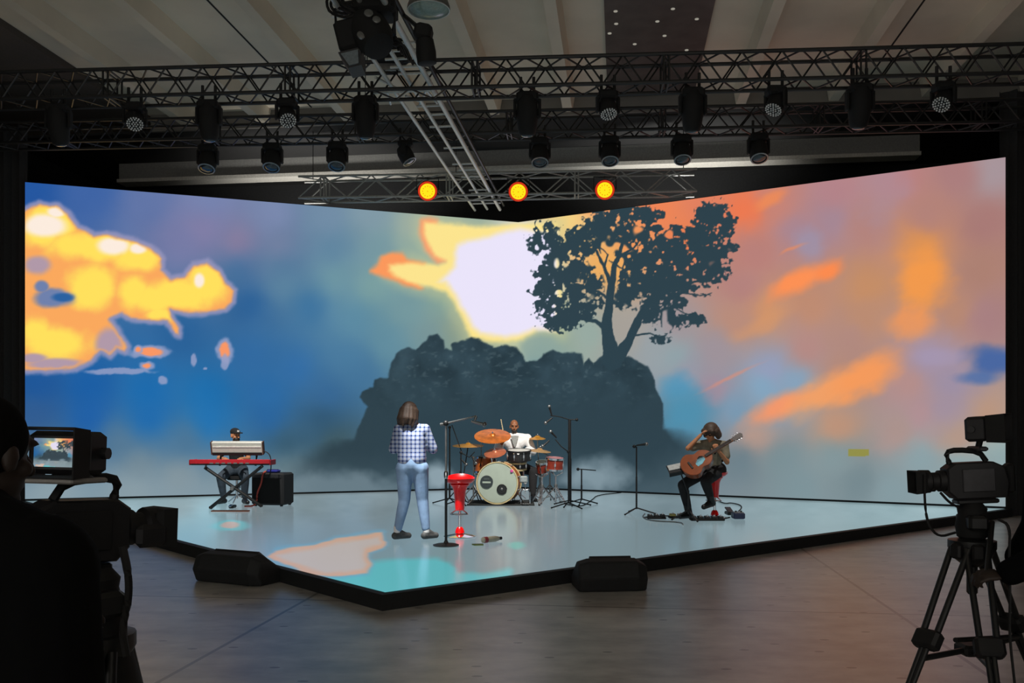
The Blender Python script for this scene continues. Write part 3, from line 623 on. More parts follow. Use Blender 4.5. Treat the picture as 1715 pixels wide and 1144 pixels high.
for q, rr in (((-.02, -.2, .22), .05), ((.07, -.22, .14), .045), ((-.1, -.2, -.02), .05)):
    MB().lathe([(rr, 0), (rr, .02), (rr * .5, .03)], p + Vector(q), (.2, -1, .3), 12).build('steel_knob', STEEL, r, True)
p = at(652, 96, 12.3)
r = thing('control_box', p, 'black control box mounted on top of the long truss below the cluster', 'rigging box')
MB().box(p + Vector((0, 0, .06)), (.42, .34, .3), None, .03).build('box', BLKM, r); MB().box(p + Vector((0, 0, -.13)), (.3, .05, .1)).build('bracket', STEEL, r)
p = at(709, 75, Yc)
r = thing('moving_head_light', p, 'small black two part light just right of the long truss', 'stage light')
MB().box(p + Vector((0, 0, .13)), (.2, .22, .17), Matrix.Rotation(.2, 3, 'Y'), .03).build('base', BLKM, r); MB().tube(p + Vector((0, 0, .15)), hall(-2.5, 10.2, ZL + .09), .025).build('clamp', BLK, r); MB().tube(p + Vector((.02, -.1, .0)), p + Vector((.02, .1, .0)), .03).build('hinge', STEEL, r)
MB().lathe([(.06, -.16), (.1, -.14), (.115, 0), (.11, .12), (.09, .13)], p + Vector((.03, 0, -.09)), (.1, .1, -1), 16).build('head', BLKM, r, True)
# coil of black cable
p = at(590, 8, Yc)
mb = MB()
for k in range(9):
    R = random.uniform(.15, .27); cx, cz = random.uniform(-.1, .14), random.uniform(-.04, .16); ti = random.uniform(-.7, .7)
    mb.path([p + Vector((cx + R * math.cos(t), R * .5 * math.sin(t + ti) + random.uniform(-.01, .01), cz + R * math.sin(t) * random.uniform(.9, 1.0))) for t in [2 * math.pi * j / 22 for j in range(23)]], .017, 6)
mb.path([p + Vector((.1, 0, .1)), p + Vector((.3, 0, .1)), p + Vector((.5, .0, .0)), at(660, 20, Yc)], .02, 6, 2)
o = mb.build('cable_coil', RUB, None, True); tag(o, 'loose coil of black cable hanging at the top of the cluster', 'cable')
mb = MB()
for k in range(5):
    mb.path([at(610 + 6 * k, 10, Yc), at(625 + 8 * k, 50 + 8 * k, Yc - .05), at(640 + 9 * k, 30 + 10 * k, Yc), at(668 + 6 * k, 85 + 6 * k, Yc + .05)], .014, 6, 2)
tag(mb.build('cable_bundle', RUB, None, True), 'bundle of black cables drooping across the overhead cluster', 'cable')
# pendant dome lamp
p = at(718, 16, 11.0)
r = thing('pendant_lamp', p, 'round dome pendant lamp with a pale green glass, hanging under the ceiling', 'lamp')
MB().lathe([(.05, .36), (.08, .3), (.2, .2), (.26, .04), (.265, .0), (.25, .0), (.19, .18), (.05, .26)], p, (0, 0, 1), 28).build('shade', mat('grey_enamel', (98, 98, 94), .5), r, True)
MB().lathe([(.255, .01), (.262, -.012), (.25, -.012), (.246, .01)], p, (0, 0, 1), 28, ring=True).build('rim', ALU, r, True)
MB().lathe([(.25, .012), (.2, -.03), (.1, -.045), (.02, -.048)], p, (0, 0, 1), 28).build('glass', mat('pale_green_glass', (150, 170, 160), .2), r, True)
MB().tube(p + Vector((0, 0, .34)), Vector((p.x, p.y, CEIL - .01)), .012).build('rod', BLK, r)
# black drapes closing the sides of the set
def drape(label, x0, x1, Y0, Y1, z1, n):
    rows = 2; vs = []; N = n * 8
    for i in range(N + 1):
        k = i / N; x = x0 + (x1 - x0) * k; Y = Y0 + (Y1 - Y0) * k + .07 * math.sin(2 * math.pi * n * k) + .03 * math.sin(2 * math.pi * n * 2.3 * k)
        vs.append((x, Y))
    mb = MB(); mb.rings([[Vector((x, Y, z)) for x, Y in vs] + [Vector((x, Y + .02, z)) for x, Y in reversed(vs)] for z in (.01, z1)])
    return tag(mb.build('drape', mat('black_velvet', (50, 50, 51), .95), None, True), label, 'curtain')
drape('black drape hanging beside the left end of the blue screen', PL.x - 3.6, PL.x - .03, PL.y - .3, PL.y + .15, 7.2, 12)
drape('black drape hanging beside the right end of the orange screen', PR.x + .02, PR.x + 3.2, PR.y + .2, PR.y - .3, 7.3, 11)
# wedge floor monitors on the hall floor against the stage edge
def wedge(label, px, py, ang, wd):
    c = ground(px, py); c.z = 0; M = Matrix.Rotation(ang, 3, 'Z')
    r = thing('floor_monitor', c, label, 'speaker', 'floor monitors by the stage edge')
    prof = [(-.25, .0), (.2, .0), (.26, .14), (.2, .28), (.06, .3), (-.24, .1)]
    mb = MB(); rings = []
    for x, k in ((-wd / 2, .82), (-wd / 2 + .1, 1), (wd / 2 - .1, 1), (wd / 2, .9)):
        rings.append([c + M @ Vector((x, y * k, z * (k if z > .1 else 1))) for y, z in prof])
    mb.rings(rings).build('cabinet', mat('speaker_black', (34, 36, 38), .75), r, False, .02)
    mb = MB(); a, b_ = Vector((.05, .305)), Vector((-.24, .105)); n = Vector((-(a - b_).y, (a - b_).x)); n.normalize()
    mb.add([c + M @ Vector((x, p.x - .012, p.y + .008)) for x in (-wd / 2 + .13, wd / 2 - .13) for p in (a, b_)] + [c + M @ Vector((x, p.x + .02, p.y - .02)) for x in (-wd / 2 + .13, wd / 2 - .13) for p in (a, b_)],
           [(0, 1, 3, 2), (4, 6, 7, 5), (0, 4, 5, 1), (2, 3, 7, 6), (0, 2, 6, 4), (1, 5, 7, 3)])
    mb.build('grille', BLKP, r)
    return r
wedge('black wedge monitor by the left stage edge, below the keyboard player', 402, 973, R_(155), .82)
wedge('black wedge monitor by the front right stage edge, below the drums', 1020, 985, R_(186), .66)
# ------------------------------------------------------------------ people
def V(*a): return Vector(a)
def hand(mb, wr, d, nrm, s=1., curl=.6, thumb=1):
    """palm, four unequal bent fingers and a thumb leaving the side of the palm"""
    d = Vector(d).normalized(); nrm = (Vector(nrm) - d * Vector(nrm).dot(d)).normalized(); sd = d.cross(nrm)
    M = Matrix((sd, d, nrm)).transposed()
    mb.ell(wr + d * .05 * s, (.042 * s, .056 * s, .017 * s), M, 12, 8)
    for i, L_ in enumerate((.068, .078, .073, .056)):
        b = wr + d * .088 * s + sd * (i - 1.5) * .021 * s * thumb; k = curl * (.85 + .1 * i)
        p1 = b + (d * math.cos(k * .6) + nrm * math.sin(k * .6)) * L_ * .45 * s
        p2 = p1 + (d * math.cos(k * 1.5) + nrm * math.sin(k * 1.5)) * L_ * .33 * s
        p3 = p2 + (d * math.cos(k * 2.3) + nrm * math.sin(k * 2.3)) * L_ * .25 * s
        mb.cap(b - d * .02, p1, .0095 * s, .009 * s); mb.cap(p1, p2, .009 * s, .0085 * s); mb.cap(p2, p3, .0085 * s, .0075 * s)
    b = wr + d * .03 * s - sd * .034 * s * thumb; t1 = b + (d * .6 - sd * .75 * thumb + nrm * .3).normalized() * .045 * s; t2 = t1 + (d * .85 - sd * .25 * thumb + nrm * .4).normalized() * .034 * s
    mb.cap(b, t1, .012 * s, .0105 * s); mb.cap(t1, t2, .0105 * s, .009 * s)
def head_shape(mb, c, f, up=(0, 0, 1), s=1.):
    M = frame(f, up)
    q = lambda x, y, z: c + M @ V(x, y, z) * s
    mb.ell(q(0, -.01, .025), (.076 * s, .096 * s, .095 * s), M, 20, 14)        # skull
    mb.ell(q(0, .025, -.055), (.056 * s, .066 * s, .066 * s), M, 16, 10)       # jaw
    mb.ell(q(0, .075, -.1), (.024 * s, .02 * s, .02 * s), M, 10, 8)            # chin
    mb.cap(q(0, .09, .005), q(0, .112, -.03), .01 * s, .016 * s)               # nose
    mb.ell(q(0, .086, -.066), (.026 * s, .012 * s, .009 * s), M, 10, 6)        # lips
    for k in (-1, 1):
        mb.ell(q(.078 * k, -.005, -.015), (.012 * s, .022 * s, .034 * s), M, 10, 8)   # ears
        mb.ell(q(.034 * k, .078, .03), (.026 * s, .014 * s, .009 * s), M, 10, 6)      # brow
        mb.ell(q(.042 * k, .06, -.03), (.024 * s, .022 * s, .02 * s), M, 10, 6)       # cheek
    return M, q
def person(loc, label, J, skin, shirt, trous, shoe, sleeve='short', skirt=.0, pad=.016, group=None, hair=None, eyes=True, sh_vox=.012, tor=1.):
    """J holds joint positions (metres from loc, x right, y away, z up)."""
    P = {k: Vector(loc) + Vector(v) for k, v in J.items() if k not in ('face', 'up', 'hdL', 'hdR', 'hnL', 'hnR', 'toL', 'toR', 'cuL', 'cuR')}
    if not all(k in P for k in ('pelvis', 'chest', 'neck', 'head')): raise ValueError
    face = Vector(J['face']); up = J.get('up', (0, 0, 1))
    b = MB()
    chest, pel, neck, head = P['chest'], P['pelvis'], P['neck'], P['head']; mid = (chest + pel) / 2
    b.cap(pel, mid, .11, .105); b.cap(mid, chest, .105, .12); b.cap(chest, neck, .1, .052); b.cap(neck, head - Vector(up) * .04, .05, .048)
    M, q = head_shape(b, head, face, up)
    for s in 'LR':
        b.cap(chest + (P['sh' + s] - chest) * .4, P['sh' + s], .085, .056); b.cap(neck, P['sh' + s], .045, .05)
        b.cap(P['sh' + s], P['el' + s], .048, .038); b.cap(P['el' + s], P['ha' + s], .038, .026)
        d = Vector(J.get('hd' + s, P['ha' + s] - P['el' + s])); hand(b, P['ha' + s], d, J.get('hn' + s, (0, 0, -1)), 1.05, J.get('cu' + s, .6), 1 if s == 'L' else -1)
        b.cap(pel, P['hi' + s], .1, .088); b.cap(P['hi' + s], P['kn' + s], .083, .056)
        k, a = P['kn' + s], P['an' + s]; b.cap(k, k + (a - k) * .3, .054, .054); b.cap(k + (a - k) * .3, a, .054, .036)
        t = Vector(J['to' + s]); b.cap(a - V(0, 0, .035), a + t * .8 - V(0, 0, .045), .036, .028)
    o = b.build('person', None); o.location = loc
    o.data.transform(Matrix.Translation(-Vector(loc))); ORG[o.name] = Vector(loc)
    r = o.modifiers.new('r', 'REMESH'); r.mode = 'VOXEL'; r.voxel_size = .0075
    s_ = o.modifiers.new('s', 'SMOOTH'); s_.iterations = 2; s_.factor = .5
    dg = bpy.context.evaluated_depsgraph_get(); dg.update()
    me = bpy.data.meshes.new_from_object(o.evaluated_get(dg)); o.modifiers.clear(); o.data = me; me.materials.clear(); me.materials.append(skin)
    me.polygons.foreach_set('use_smooth', [True] * len(me.polygons)); me.name = 'person'
    tag(o, label, 'person', group)
    # clothes
    t = MB(); w_ = pad
    for kx in (-.05, .05) if tor > 1 else (0,):
        t.cap(pel + V(kx * tor, 0, skirt), mid + V(kx * tor, 0, 0), .115 + w_, .112 + w_); t.cap(mid + V(kx * tor, 0, 0), chest + V(kx * tor * .8, 0, 0), .112 + w_, .12 + w_)
    _ = 0; t.cap(chest, neck - V(0, 0, .03), .1 + w_, .055 + w_)
    for s in 'LR':
        t.cap(neck - V(0, 0, .035), P['sh' + s] - V(0, 0, .0), .05 + w_, .055 + w_)
        sh, el, ha = P['sh' + s], P['el' + s], P['ha' + s]
        t.cap(chest + (sh - chest) * .4, sh, .09 + w_, .06 + w_)
        if sleeve == 'long': t.cap(sh, el, .056 + w_, .05 + w_); t.cap(el, el + (ha - el) * .88, .048 + w_, .034 + w_)
        elif sleeve == 'rolled': t.cap(sh, el, .058 + w_, .052 + w_); t.cap(el, el + (ha - el) * .45, .052 + w_, .046 + w_)
        else: t.cap(sh, sh + (el - sh) * .62, .054 + w_, .052 + w_)
    t.flesh('shirt', shirt, o, sh_vox, 3)
    t = MB()
    t.cap(pel + V(0, 0, .05), pel, .108 + w_, .12 + w_)
    for s in 'LR':
        hi, kn, an = P['hi' + s], P['kn' + s], P['an' + s]
        t.cap(pel, hi, .112 + w_, .1 + w_); t.cap(hi, kn, .096 + w_, .066 + w_ * .8); t.cap(kn, kn + (an - kn) * .35, .066 + w_ * .8, .06 + w_ * .8); t.cap(kn + (an - kn) * .35, an + (kn - an) * .12, .06 + w_ * .8, .047 + w_ * .5)
    t.flesh('trousers', trous, o, .012, 3)
    for s in 'LR':
        a = P['an' + s]; tv = Vector(J['to' + s]); h = MB(); u = tv.normalized()
        h.cap(a - V(0, 0, .02), a - V(0, 0, .045), .046, .048); h.cap(a - V(0, 0, .042) - u * .03, a + tv - V(0, 0, .052), .046, .04); h.cap(a + u * .03, a + tv * .7 - V(0, 0, .04), .04, .036)
        so = h.flesh('shoe', shoe, o, .009, 2)
    if eyes:
        for k in (-1, 1):
            e = MB().ell(q(.033 * k, .088, .008), (.013, .008, .008), M, 10, 8).build('eye', mat('dark_eye', (30, 24, 20), .2), o, True)
    return o, M, q
JEAN = mat('blue_denim', (142, 174, 212), .85, 0, .16, 9); DJEAN = mat('dark_denim', (58, 70, 82), .85, 0, .25, 14)
BLKC = mat('black_cloth', (34, 35, 38), .9, 0, .2, 20); WHC = mat('white_cotton', (240, 240, 240), .8, 0, .04, 10); OLIVE = mat('olive_grey_cloth', (136, 130, 112), .85, 0, .2, 12)
HAIR = mat('brown_hair', (74, 58, 48), .6, 0, .35, 60); HAIRD = mat('dark_hair', (40, 32, 28), .6, 0, .3, 60)
SHOE = mat('grey_shoe', (78, 80, 80), .7, 0, .2); BOOT = mat('black_leather', (30, 30, 32), .4)
def check_mat():                            # blue and white woven check
    m = bpy.data.materials.new('blue_check'); m.use_nodes = True; nt = m.node_tree; L = nt.links.new; b = nt.nodes['Principled BSDF']
    tc = nt.nodes.new('ShaderNodeTexCoord'); sp = nt.nodes.new('ShaderNodeSeparateXYZ'); L(tc.outputs['Object'], sp.inputs[0]); o_ = []
    for ax, off in (('X', .0), ('Z', .013)):
        a = nt.nodes.new('ShaderNodeMath'); a.operation = 'ADD'; a.inputs[1].default_value = 5 + off; L(sp.outputs[ax], a.inputs[0])
        d = nt.nodes.new('ShaderNodeMath'); d.operation = 'MODULO'; d.inputs[1].default_value = .052; L(a.outputs[0], d.inputs[0])
        g = nt.nodes.new('ShaderNodeMath'); g.operation = 'LESS_THAN'; g.inputs[1].default_value = .02; L(d.outputs[0], g.inputs[0]); o_.append(g)
    s = nt.nodes.new('ShaderNodeMath'); s.operation = 'ADD'; L(o_[0].outputs[0], s.inputs[0]); L(o_[1].outputs[0], s.inputs[1])
    h = nt.nodes.new('ShaderNodeMath'); h.operation = 'MULTIPLY'; h.inputs[1].default_value = .5; L(s.outputs[0], h.inputs[0])
    r = nt.nodes.new('ShaderNodeValToRGB'); r.color_ramp.elements[0].color = (*s2l((194, 202, 222)), 1); r.color_ramp.elements[1].color = (*s2l((42, 58, 108)), 1)
    e = r.color_ramp.elements.new(.5); e.color = (*s2l((128, 146, 192)), 1); r.color_ramp.interpolation = 'CONSTANT'; r.color_ramp.elements[1].position = .4; r.color_ramp.elements[2].position = .9
    L(h.outputs[0], r.inputs['Fac']); L(r.outputs['Color'], b.inputs['Base Color']); b.inputs['Roughness'].default_value = .85
    return m
# singer, seen from behind, arms folded in front
g = deck(690, 903); g.z = DECK
J = dict(pelvis=(0, 0, .93), chest=(-.005, .01, 1.25), neck=(-.01, .02, 1.43), head=(-.035, .05, 1.575), face=(.35, .9, -.25), shL=(-.165, 0, 1.36), elL=(-.235, .03, 1.12), haL=(-.02, .25, 1.13), shR=(.16, .02, 1.365), elR=(.255, .07, 1.12), haR=(.04, .3, 1.2),
         hiL=(-.095, 0, .88), knL=(-.1, .04, .48), anL=(-.185, .0, .085), toL=(.13, .1, 0), hiR=(.1, 0, .88), knR=(.125, .05, .49), anR=(.175, .03, .085), toR=(.11, .1, 0), hdL=(1, .1, .2), hnL=(0, -1, 0), hdR=(-1, .1, .0), hnR=(0, -1, 0))
sg, M, q = person(g, 'person in a blue checked shirt and pale jeans standing with back to the camera', J, SKIN, check_mat(), JEAN, SHOE, 'long', .07, .012, None, None, False, tor=1.1)
h = MB(); h.ell(q(0, -.02, .035), (.1, .115, .105), M, 18, 12)
for k in range(11):
    t = -2.6 + k * .42 - 1.1; a = q(.085 * math.cos(t), -.02 + .09 * math.sin(t), .02); h.cap(a, q(.105 * math.cos(t + .1), -.035 + .1 * math.sin(t + .1), -.1), .04, .034); h.cap(q(.105 * math.cos(t + .1), -.035 + .1 * math.sin(t + .1), -.1), q(.1 * math.cos(t), -.03 + .09 * math.sin(t), -.155 - .02 * (k % 3)), .034, .016)
h.flesh('hair', mat('brown_hair', (74, 58, 48)), sg, .01, 2)
for s in 'LR':
    a = g + Vector(J['an' + s]); MB().cap(a + V(0, 0, .0), a + V(0, 0, .06), .043, .043).flesh('sock', WHC, sg, .008, 1)
# keyboard player
g = deck(394, 843); g.z = DECK
J = dict(pelvis=(0, .1, .62), chest=(0, .06, .92), neck=(-.01, .05, 1.1), head=(-.005, .02, 1.235), face=(.75, -.65, -.1), shL=(-.2, .04, 1.04), elL=(-.27, -.1, .82), haL=(-.08, -.3, .82), shR=(.2, .04, 1.04), elR=(.27, -.1, .82), haR=(.18, -.3, .82),
         hiL=(-.1, .08, .6), knL=(-.22, -.14, .48), anL=(-.2, -.02, .085), toL=(-.05, -.16, 0), hiR=(.1, .08, .6), knR=(.22, -.14, .48), anR=(.18, -.04, .085), toR=(.1, -.15, 0), hdL=(.5, -1, -.1), hdR=(.1, -1, -.1), hnL=(0, 0, -1), hnR=(0, 0, -1))
kp, M, q = person(g, 'person in a black cap and black shirt seated behind the keyboards', J, SKIN, BLKC, DJEAN, BOOT, 'short')
MB().ell(q(0, .045, -.075), (.062, .062, .062), M, 14, 10).ell(q(0, .07, -.105), (.04, .035, .035), M).flesh('beard', HAIRD, kp, .009, 2)
c = MB(); c.ell(q(0, -.012, .06), (.085, .105, .075), M, 18, 12); c.flesh('cap', BLKC, kp, .008, 2)
MB().prism([(-.075, 0), (.075, 0), (.07, .07), (.035, .1), (-.035, .1), (-.07, .07)], q(0, .06, .055), M @ Matrix.Rotation(R_(-90), 3, 'X') @ Matrix.Rotation(R_(180), 3, 'Z'), .014).build('cap_brim', BLKC, kp)
MB().box(q(0, .088, .085), (.04, .012, .03), M).build('cap_badge', WHC, kp)
st_ = thing('stool', g + V(0, .1, 0), 'round black stool under the keyboard player', 'stool')
MB().lathe([(.16, .42), (.18, .44), (.18, .48), (.15, .495)], g + V(0, .1, 0), (0, 0, 1), 20).build('seat', BLKM, st_, True); MB().tube(g + V(0, .1, .08), g + V(0, .1, .42), .022).build('post', CHR, st_, True)
for k in range(3):
    t = 2.1 * k + .5; MB().tube(g + V(0, .1, .14), g + V(.22 * math.cos(t), .1 + .22 * math.sin(t), .012), .012).build('leg', CHR, st_, True)
# drummer
g = deck(862, 838); g = at(862, 838, 16.95); g.z = DECK
J = dict(pelvis=(0, .05, .66), chest=(0, .03, 1.02), neck=(0, .02, 1.24), head=(-.01, .0, 1.4), face=(.05, -1, -.12), shL=(-.24, .02, 1.17), elL=(-.34, -.06, .93), haL=(-.2, -.22, 1.13), shR=(.24, .02, 1.17), elR=(.34, -.08, .92), haR=(.12, -.3, .96),
         hiL=(-.11, .02, .62), knL=(-.28, -.38, .56), anL=(-.26, -.42, .1), toL=(-.04, -.17, 0), hiR=(.11, .02, .62), knR=(.34, -.36, .56), anR=(.33, -.4, .1), toR=(.05, -.17, 0), hdL=(.1, -.3, 1), hnL=(.6, -.8, 0), cuL=1., hdR=(-.6, -.7, 0), hnR=(0, 0, -1), cuR=1.)
dr, M, q = person(g, 'drummer in a white shirt with a shaved head, seated behind the drum kit', J, SKIND, WHC, BLKC, BOOT, 'rolled', .0, .026)
MB().ell(q(0, .05, -.085), (.056, .05, .045), M, 14, 10).flesh('beard', HAIRD, dr, .009, 2)
MB().prism([(-.075, .02), (.075, .02), (.01, -.2), (-.01, -.2)], g + V(0, -.135, 1.2), Matrix.Rotation(R_(-14), 3, 'X'), .02).build('grey_tee', mat('grey_cotton', (150, 152, 150), .9), dr)
for nm, a, b_ in (('raised', (-.19, -.26, 1.16), (-.26, -.02, 1.53)), ('low', (.12, -.36, .94), (-.02, -.72, .9))):
    o = MB().tube(g + Vector(a), g + Vector(b_), .011, .008, 8).build('drumstick', mat('pale_wood', (200, 180, 140), .5), None, True)
    tag(o, f'pale wooden drumstick held up beside the bald head' if nm == 'raised' else 'pale wooden drumstick held low over the black snare', 'drumstick')
t_ = thing('drum_throne', g + V(0, .06, 0), 'round black drum throne under the drummer', 'stool')
MB().lathe([(.16, .46), (.18, .48), (.18, .535), (.15, .55)], g + V(0, .06, 0), (0, 0, 1), 20).build('seat', BLKM, t_, True); MB().tube(g + V(0, .06, .1), g + V(0, .06, .47), .022).build('post', CHR, t_, True)
for k in range(3):
    t = 2.1 * k + .5; MB().tube(g + V(0, .06, .2), g + V(.24 * math.cos(t), .06 + .24 * math.sin(t), .012), .012).build('leg', CHR, t_, True)
# guitarist on the second red stool
g = deck(1197, 868); g.z = DECK; GB = g.copy()
J = dict(pelvis=(-.02, .0, .78), chest=(-.04, -.06, 1.04), neck=(-.07, -.1, 1.19), head=(-.1, -.16, 1.3), face=(-.55, -.62, -.5), up=(-.2, -.3, 1), shL=(-.22, -.06, 1.12), elL=(-.45, -.2, 1.07), haL=(-.26, -.22, 1.27), shR=(.12, -.1, 1.11), elR=(.15, -.16, .86), haR=(-.0, -.3, 1.02),
         hiL=(-.11, -.02, .75), knL=(-.53, -.22, .52), anL=(-.42, -.14, .1), toL=(-.15, -.08, 0), hiR=(.06, -.03, .74), knR=(-.22, -.36, .58), anR=(-.1, -.24, .285), toR=(-.14, -.1, -.03), hdL=(.8, .1, .7), hnL=(.3, -.2, -.6), hdR=(-.5, -.3, .6), hnR=(.2, .6, .3), cuR=1.)
gt, M, q = person(g, 'guitarist in an olive grey tee seated on a red stool, hand at the forehead', J, SKIN, OLIVE, BLKC, BOOT, 'short')
h = MB(); h.ell(q(0, -.03, .045), (.115, .125, .11), M, 18, 12)
for k in range(9):
    t = 2.9 + k * .42; h.cap(q(.09 * math.cos(t), -.02 + .08 * math.sin(t), .03), q(.115 * math.cos(t), -.03 + .105 * math.sin(t), -.07), .05, .035)
h.cap(q(-.07, .06, .07), q(.07, .06, .07), .04, .04); h.flesh('hair', HAIR, gt, .01, 2)
for s in 'LR':
    a = g + Vector(J['an' + s]); k_ = g + Vector(J['kn' + s]); MB().cap(a - V(0, 0, .02), a + (k_ - a) * .36, .056, .06).flesh('boot_shaft', BOOT, gt, .01, 2)
# two camera operators, dark against the stage
OPC = mat('operator_black', (10, 11, 12), .95, 0, .1, 30, .1)
g = V(-1.2, 1.85, 0)
J = dict(pelvis=(-.02, .0, .9), chest=(0, .06, 1.2), neck=(.0, .1, 1.36), head=(.03, .15, 1.5), face=(.35, .9, -.15), shL=(-.2, .08, 1.3), elL=(-.24, .26, 1.06), haL=(-.02, .48, 1.05), shR=(.2, .04, 1.25), elR=(.24, .0, .95), haR=(.16, .25, .85),
         hiL=(-.1, 0, .86), knL=(-.13, .05, .48), anL=(-.15, 0, .09), toL=(.02, .16, 0), hiR=(.1, 0, .86), knR=(.13, .06, .48), anR=(.14, .02, .09), toR=(.06, .16, 0), hdL=(.4, .8, 0), hdR=(.1, 1, -.1), hnL=(.5, 0, -1), hnR=(-.3, 0, -1))
op, M, q = person(g, 'camera operator in black behind the left camera, seen from behind', J, mat('shade_darkened_skin', (46, 35, 29), .6), OPC, OPC, BOOT, 'long', 0, .065, None, None, False)  # skin colour darkened to imitate the shade on both operators
h = MB(); h.ell(q(0, -.025, .03), (.088, .105, .1), M, 18, 12); h.cap(q(-.05, -.07, -.03), q(.05, -.07, -.03), .035, .035); h.flesh('hair', mat('black_hair', (14, 13, 12), .95, 0, .3, 60, .1), op, .01, 2)
g = V(2.78, 4.4, 0)
J = dict(pelvis=(0, .0, .9), chest=(-.02, .02, 1.2), neck=(-.03, .02, 1.38), head=(-.05, .02, 1.53), face=(-.9, .4, -.1), shL=(-.1, -.17, 1.31), elL=(-.2, -.22, .98), haL=(-.42, -.1, .84), shR=(-.05, .2, 1.31), elR=(-.02, .3, 1.04), haR=(-.12, .34, .84),
         hiL=(0, -.1, .86), knL=(-.04, -.13, .48), anL=(0, -.14, .09), toL=(-.16, .02, 0), hiR=(0, .1, .86), knR=(-.04, .12, .48), anR=(0, .14, .09), toR=(-.16, .04, 0), hdL=(-1, .15, -.05), hnL=(0, .4, -1), cuL=.9)
op2, M, q = person(g, 'camera operator at the right edge with one arm reaching to the tripod', J, mat('shade_darkened_skin', (46, 35, 29)), OPC, OPC, BOOT, 'long', 0, .03, None, None, False)
h = MB(); h.ell(q(0, -.025, .03), (.088, .105, .1), M, 18, 12); h.flesh('hair', HAIRD, op2, .01, 2)
# ------------------------------------------------------------------ instruments and stands
Z3 = V(0, 0, 1)
def tripod_legs(root, c, spread, h, m, n=3, a0=.4, r=.011, foot=True):
    for k in range(n):
        t = a0 + 2 * math.pi * k / n; e = c + V(math.cos(t) * spread, math.sin(t) * spread, .014)
        lg = MB().tube(c + V(0, 0, h), e, r, None, 8).build('leg', m, root, True)
        if foot: MB().ell(e, (.016, .016, .014), None, 10, 8).build('rubber_foot', RUB, lg, True)
def mic(mb_root, p, d, m=BLK, hd=STEEL):
    d = Vector(d).normalized(); b = MB().tube(p, p + d * .14, .012, .02, 10).build('microphone_body', m, mb_root, True)
    MB().ell(p + d * .16, (.027, .027, .032), frame(d), 12, 8).build('microphone_grille', hd, b, True)
# straight stand with round base in front of the stool
b0 = deck(747, 914); b0.z = DECK; H_ = 1.44
r = thing('microphone_stand', b0, 'tall microphone stand on a round flat base beside the singer', 'microphone stand')
MB().lathe([(.15, 0), (.155, .012), (.12, .022), (.03, .034), (.02, .06)], b0, Z3, 28).build('base', mat('cast_iron', (84, 84, 84), .5, .3), r, True)
MB().tube(b0 + V(0, 0, .04), b0 + V(0, 0, .84), .016).build('lower_pole', BLK, r, True); MB().tube(b0 + V(0, 0, .8), b0 + V(0, 0, H_), .013).build('upper_pole', STEEL, r, True)
MB().lathe([(.022, 0), (.026, .02), (.026, .07), (.018, .09)], b0 + V(0, 0, .79), Z3, 12).build('clutch', CHR, r, True)
top = b0 + V(0, 0, H_); tip = at(798, 697, b0.y - .1)
MB().tube(top + (top - tip) * .18, tip, .011).build('boom', STEEL, r, True); MB().ell(top, (.035, .03, .035)).build('boom_joint', BLK, r, True); MB().tube(top + (top - tip) * .18, top + (top - tip) * .1, .02).build('counterweight', STEEL, r, True)
MB().tube(tip, tip + V(-.02, 0, -.05), .016).build('microphone_clip', STEEL, r, True); mic(r, tip + V(-.06, 0, -.06), (1, -.1, -.25), STEEL)
# red stools
def stool(c, label, turn, k=1.):
    r = thing('bar_stool', c, label, 'stool', 'red bar stools'); M = Matrix.Rotation(turn, 3, 'Z')
    MB().lathe([(.2 * k, 0), (.205 * k, .01), (.16 * k, .022), (.05, .04), (.035, .07)], c, Z3, 32).build('base', CHR, r, True)
    MB().lathe([(.062, .05), (.06, .06), (.05, .1), (.03, .125)], c, Z3, 24).build('base_cover', RED, r, True)
    MB().tube(c + V(0, 0, .06), c + V(0, 0, .36 * k), .022, None, 16).build('gas_lift', CHR, r, True)
    MB().lathe([(.048, .33), (.05, .34), (.05, .355), (.04, .36)], c * 1, Z3, 20).build('collar', CHR, r, True)
    MB().lathe([(.056, .34 * k), (.06, .36 * k), (.068, .48 * k), (.078, .58 * k), (.1, .635 * k), (.13, .665 * k), (.06, .68 * k)], c, Z3, 28).build('column_sleeve', RED, r, True)
    # dished seat with a raised lip at the back
    n = 36; rings = []
    for rr, zz, lip in ((.02, .655, 0), (.1, .665, .0), (.16, .69, .2), (.19, .72, .7), (.196, .745, 1), (.184, .75, 1), (.16, .73, .75), (.1, .705, .2), (.02, .7, 0)):
        rings.append([c + M @ V(rr * math.cos(t), rr * .92 * math.sin(t), (zz + lip * .045 * max(0, math.sin(t)) ** 1.5) * k) for t in [2 * math.pi * j / n for j in range(n)]])
    MB().rings(rings).build('seat', RED, r, True)
    MB().path([c + M @ V(.075 * math.cos(t), -.075 * math.sin(t) , .26) if False else c + M @ V(.2 * math.cos(t) * .55, -.13 - .06 * math.sin(t), .3 * k) for t in [math.pi * j / 10 for j in range(11)]], .011).build('footrest', CHR, r, True)
    for s in (-1, 1): MB().tube(c + M @ V(.11 * s, -.13, .3 * k), c + M @ V(.03 * s, -.01, .35 * k), .01).build('footrest_arm', CHR, r, True)
    return r
c = deck(770, 899); c.z = DECK; stool(c, 'glossy red bar stool standing empty between the singer and the bass drum', R_(0))
stool(GB + V(0, .0, 0), 'red bar stool the guitarist is sitting on', R_(-20), .94)
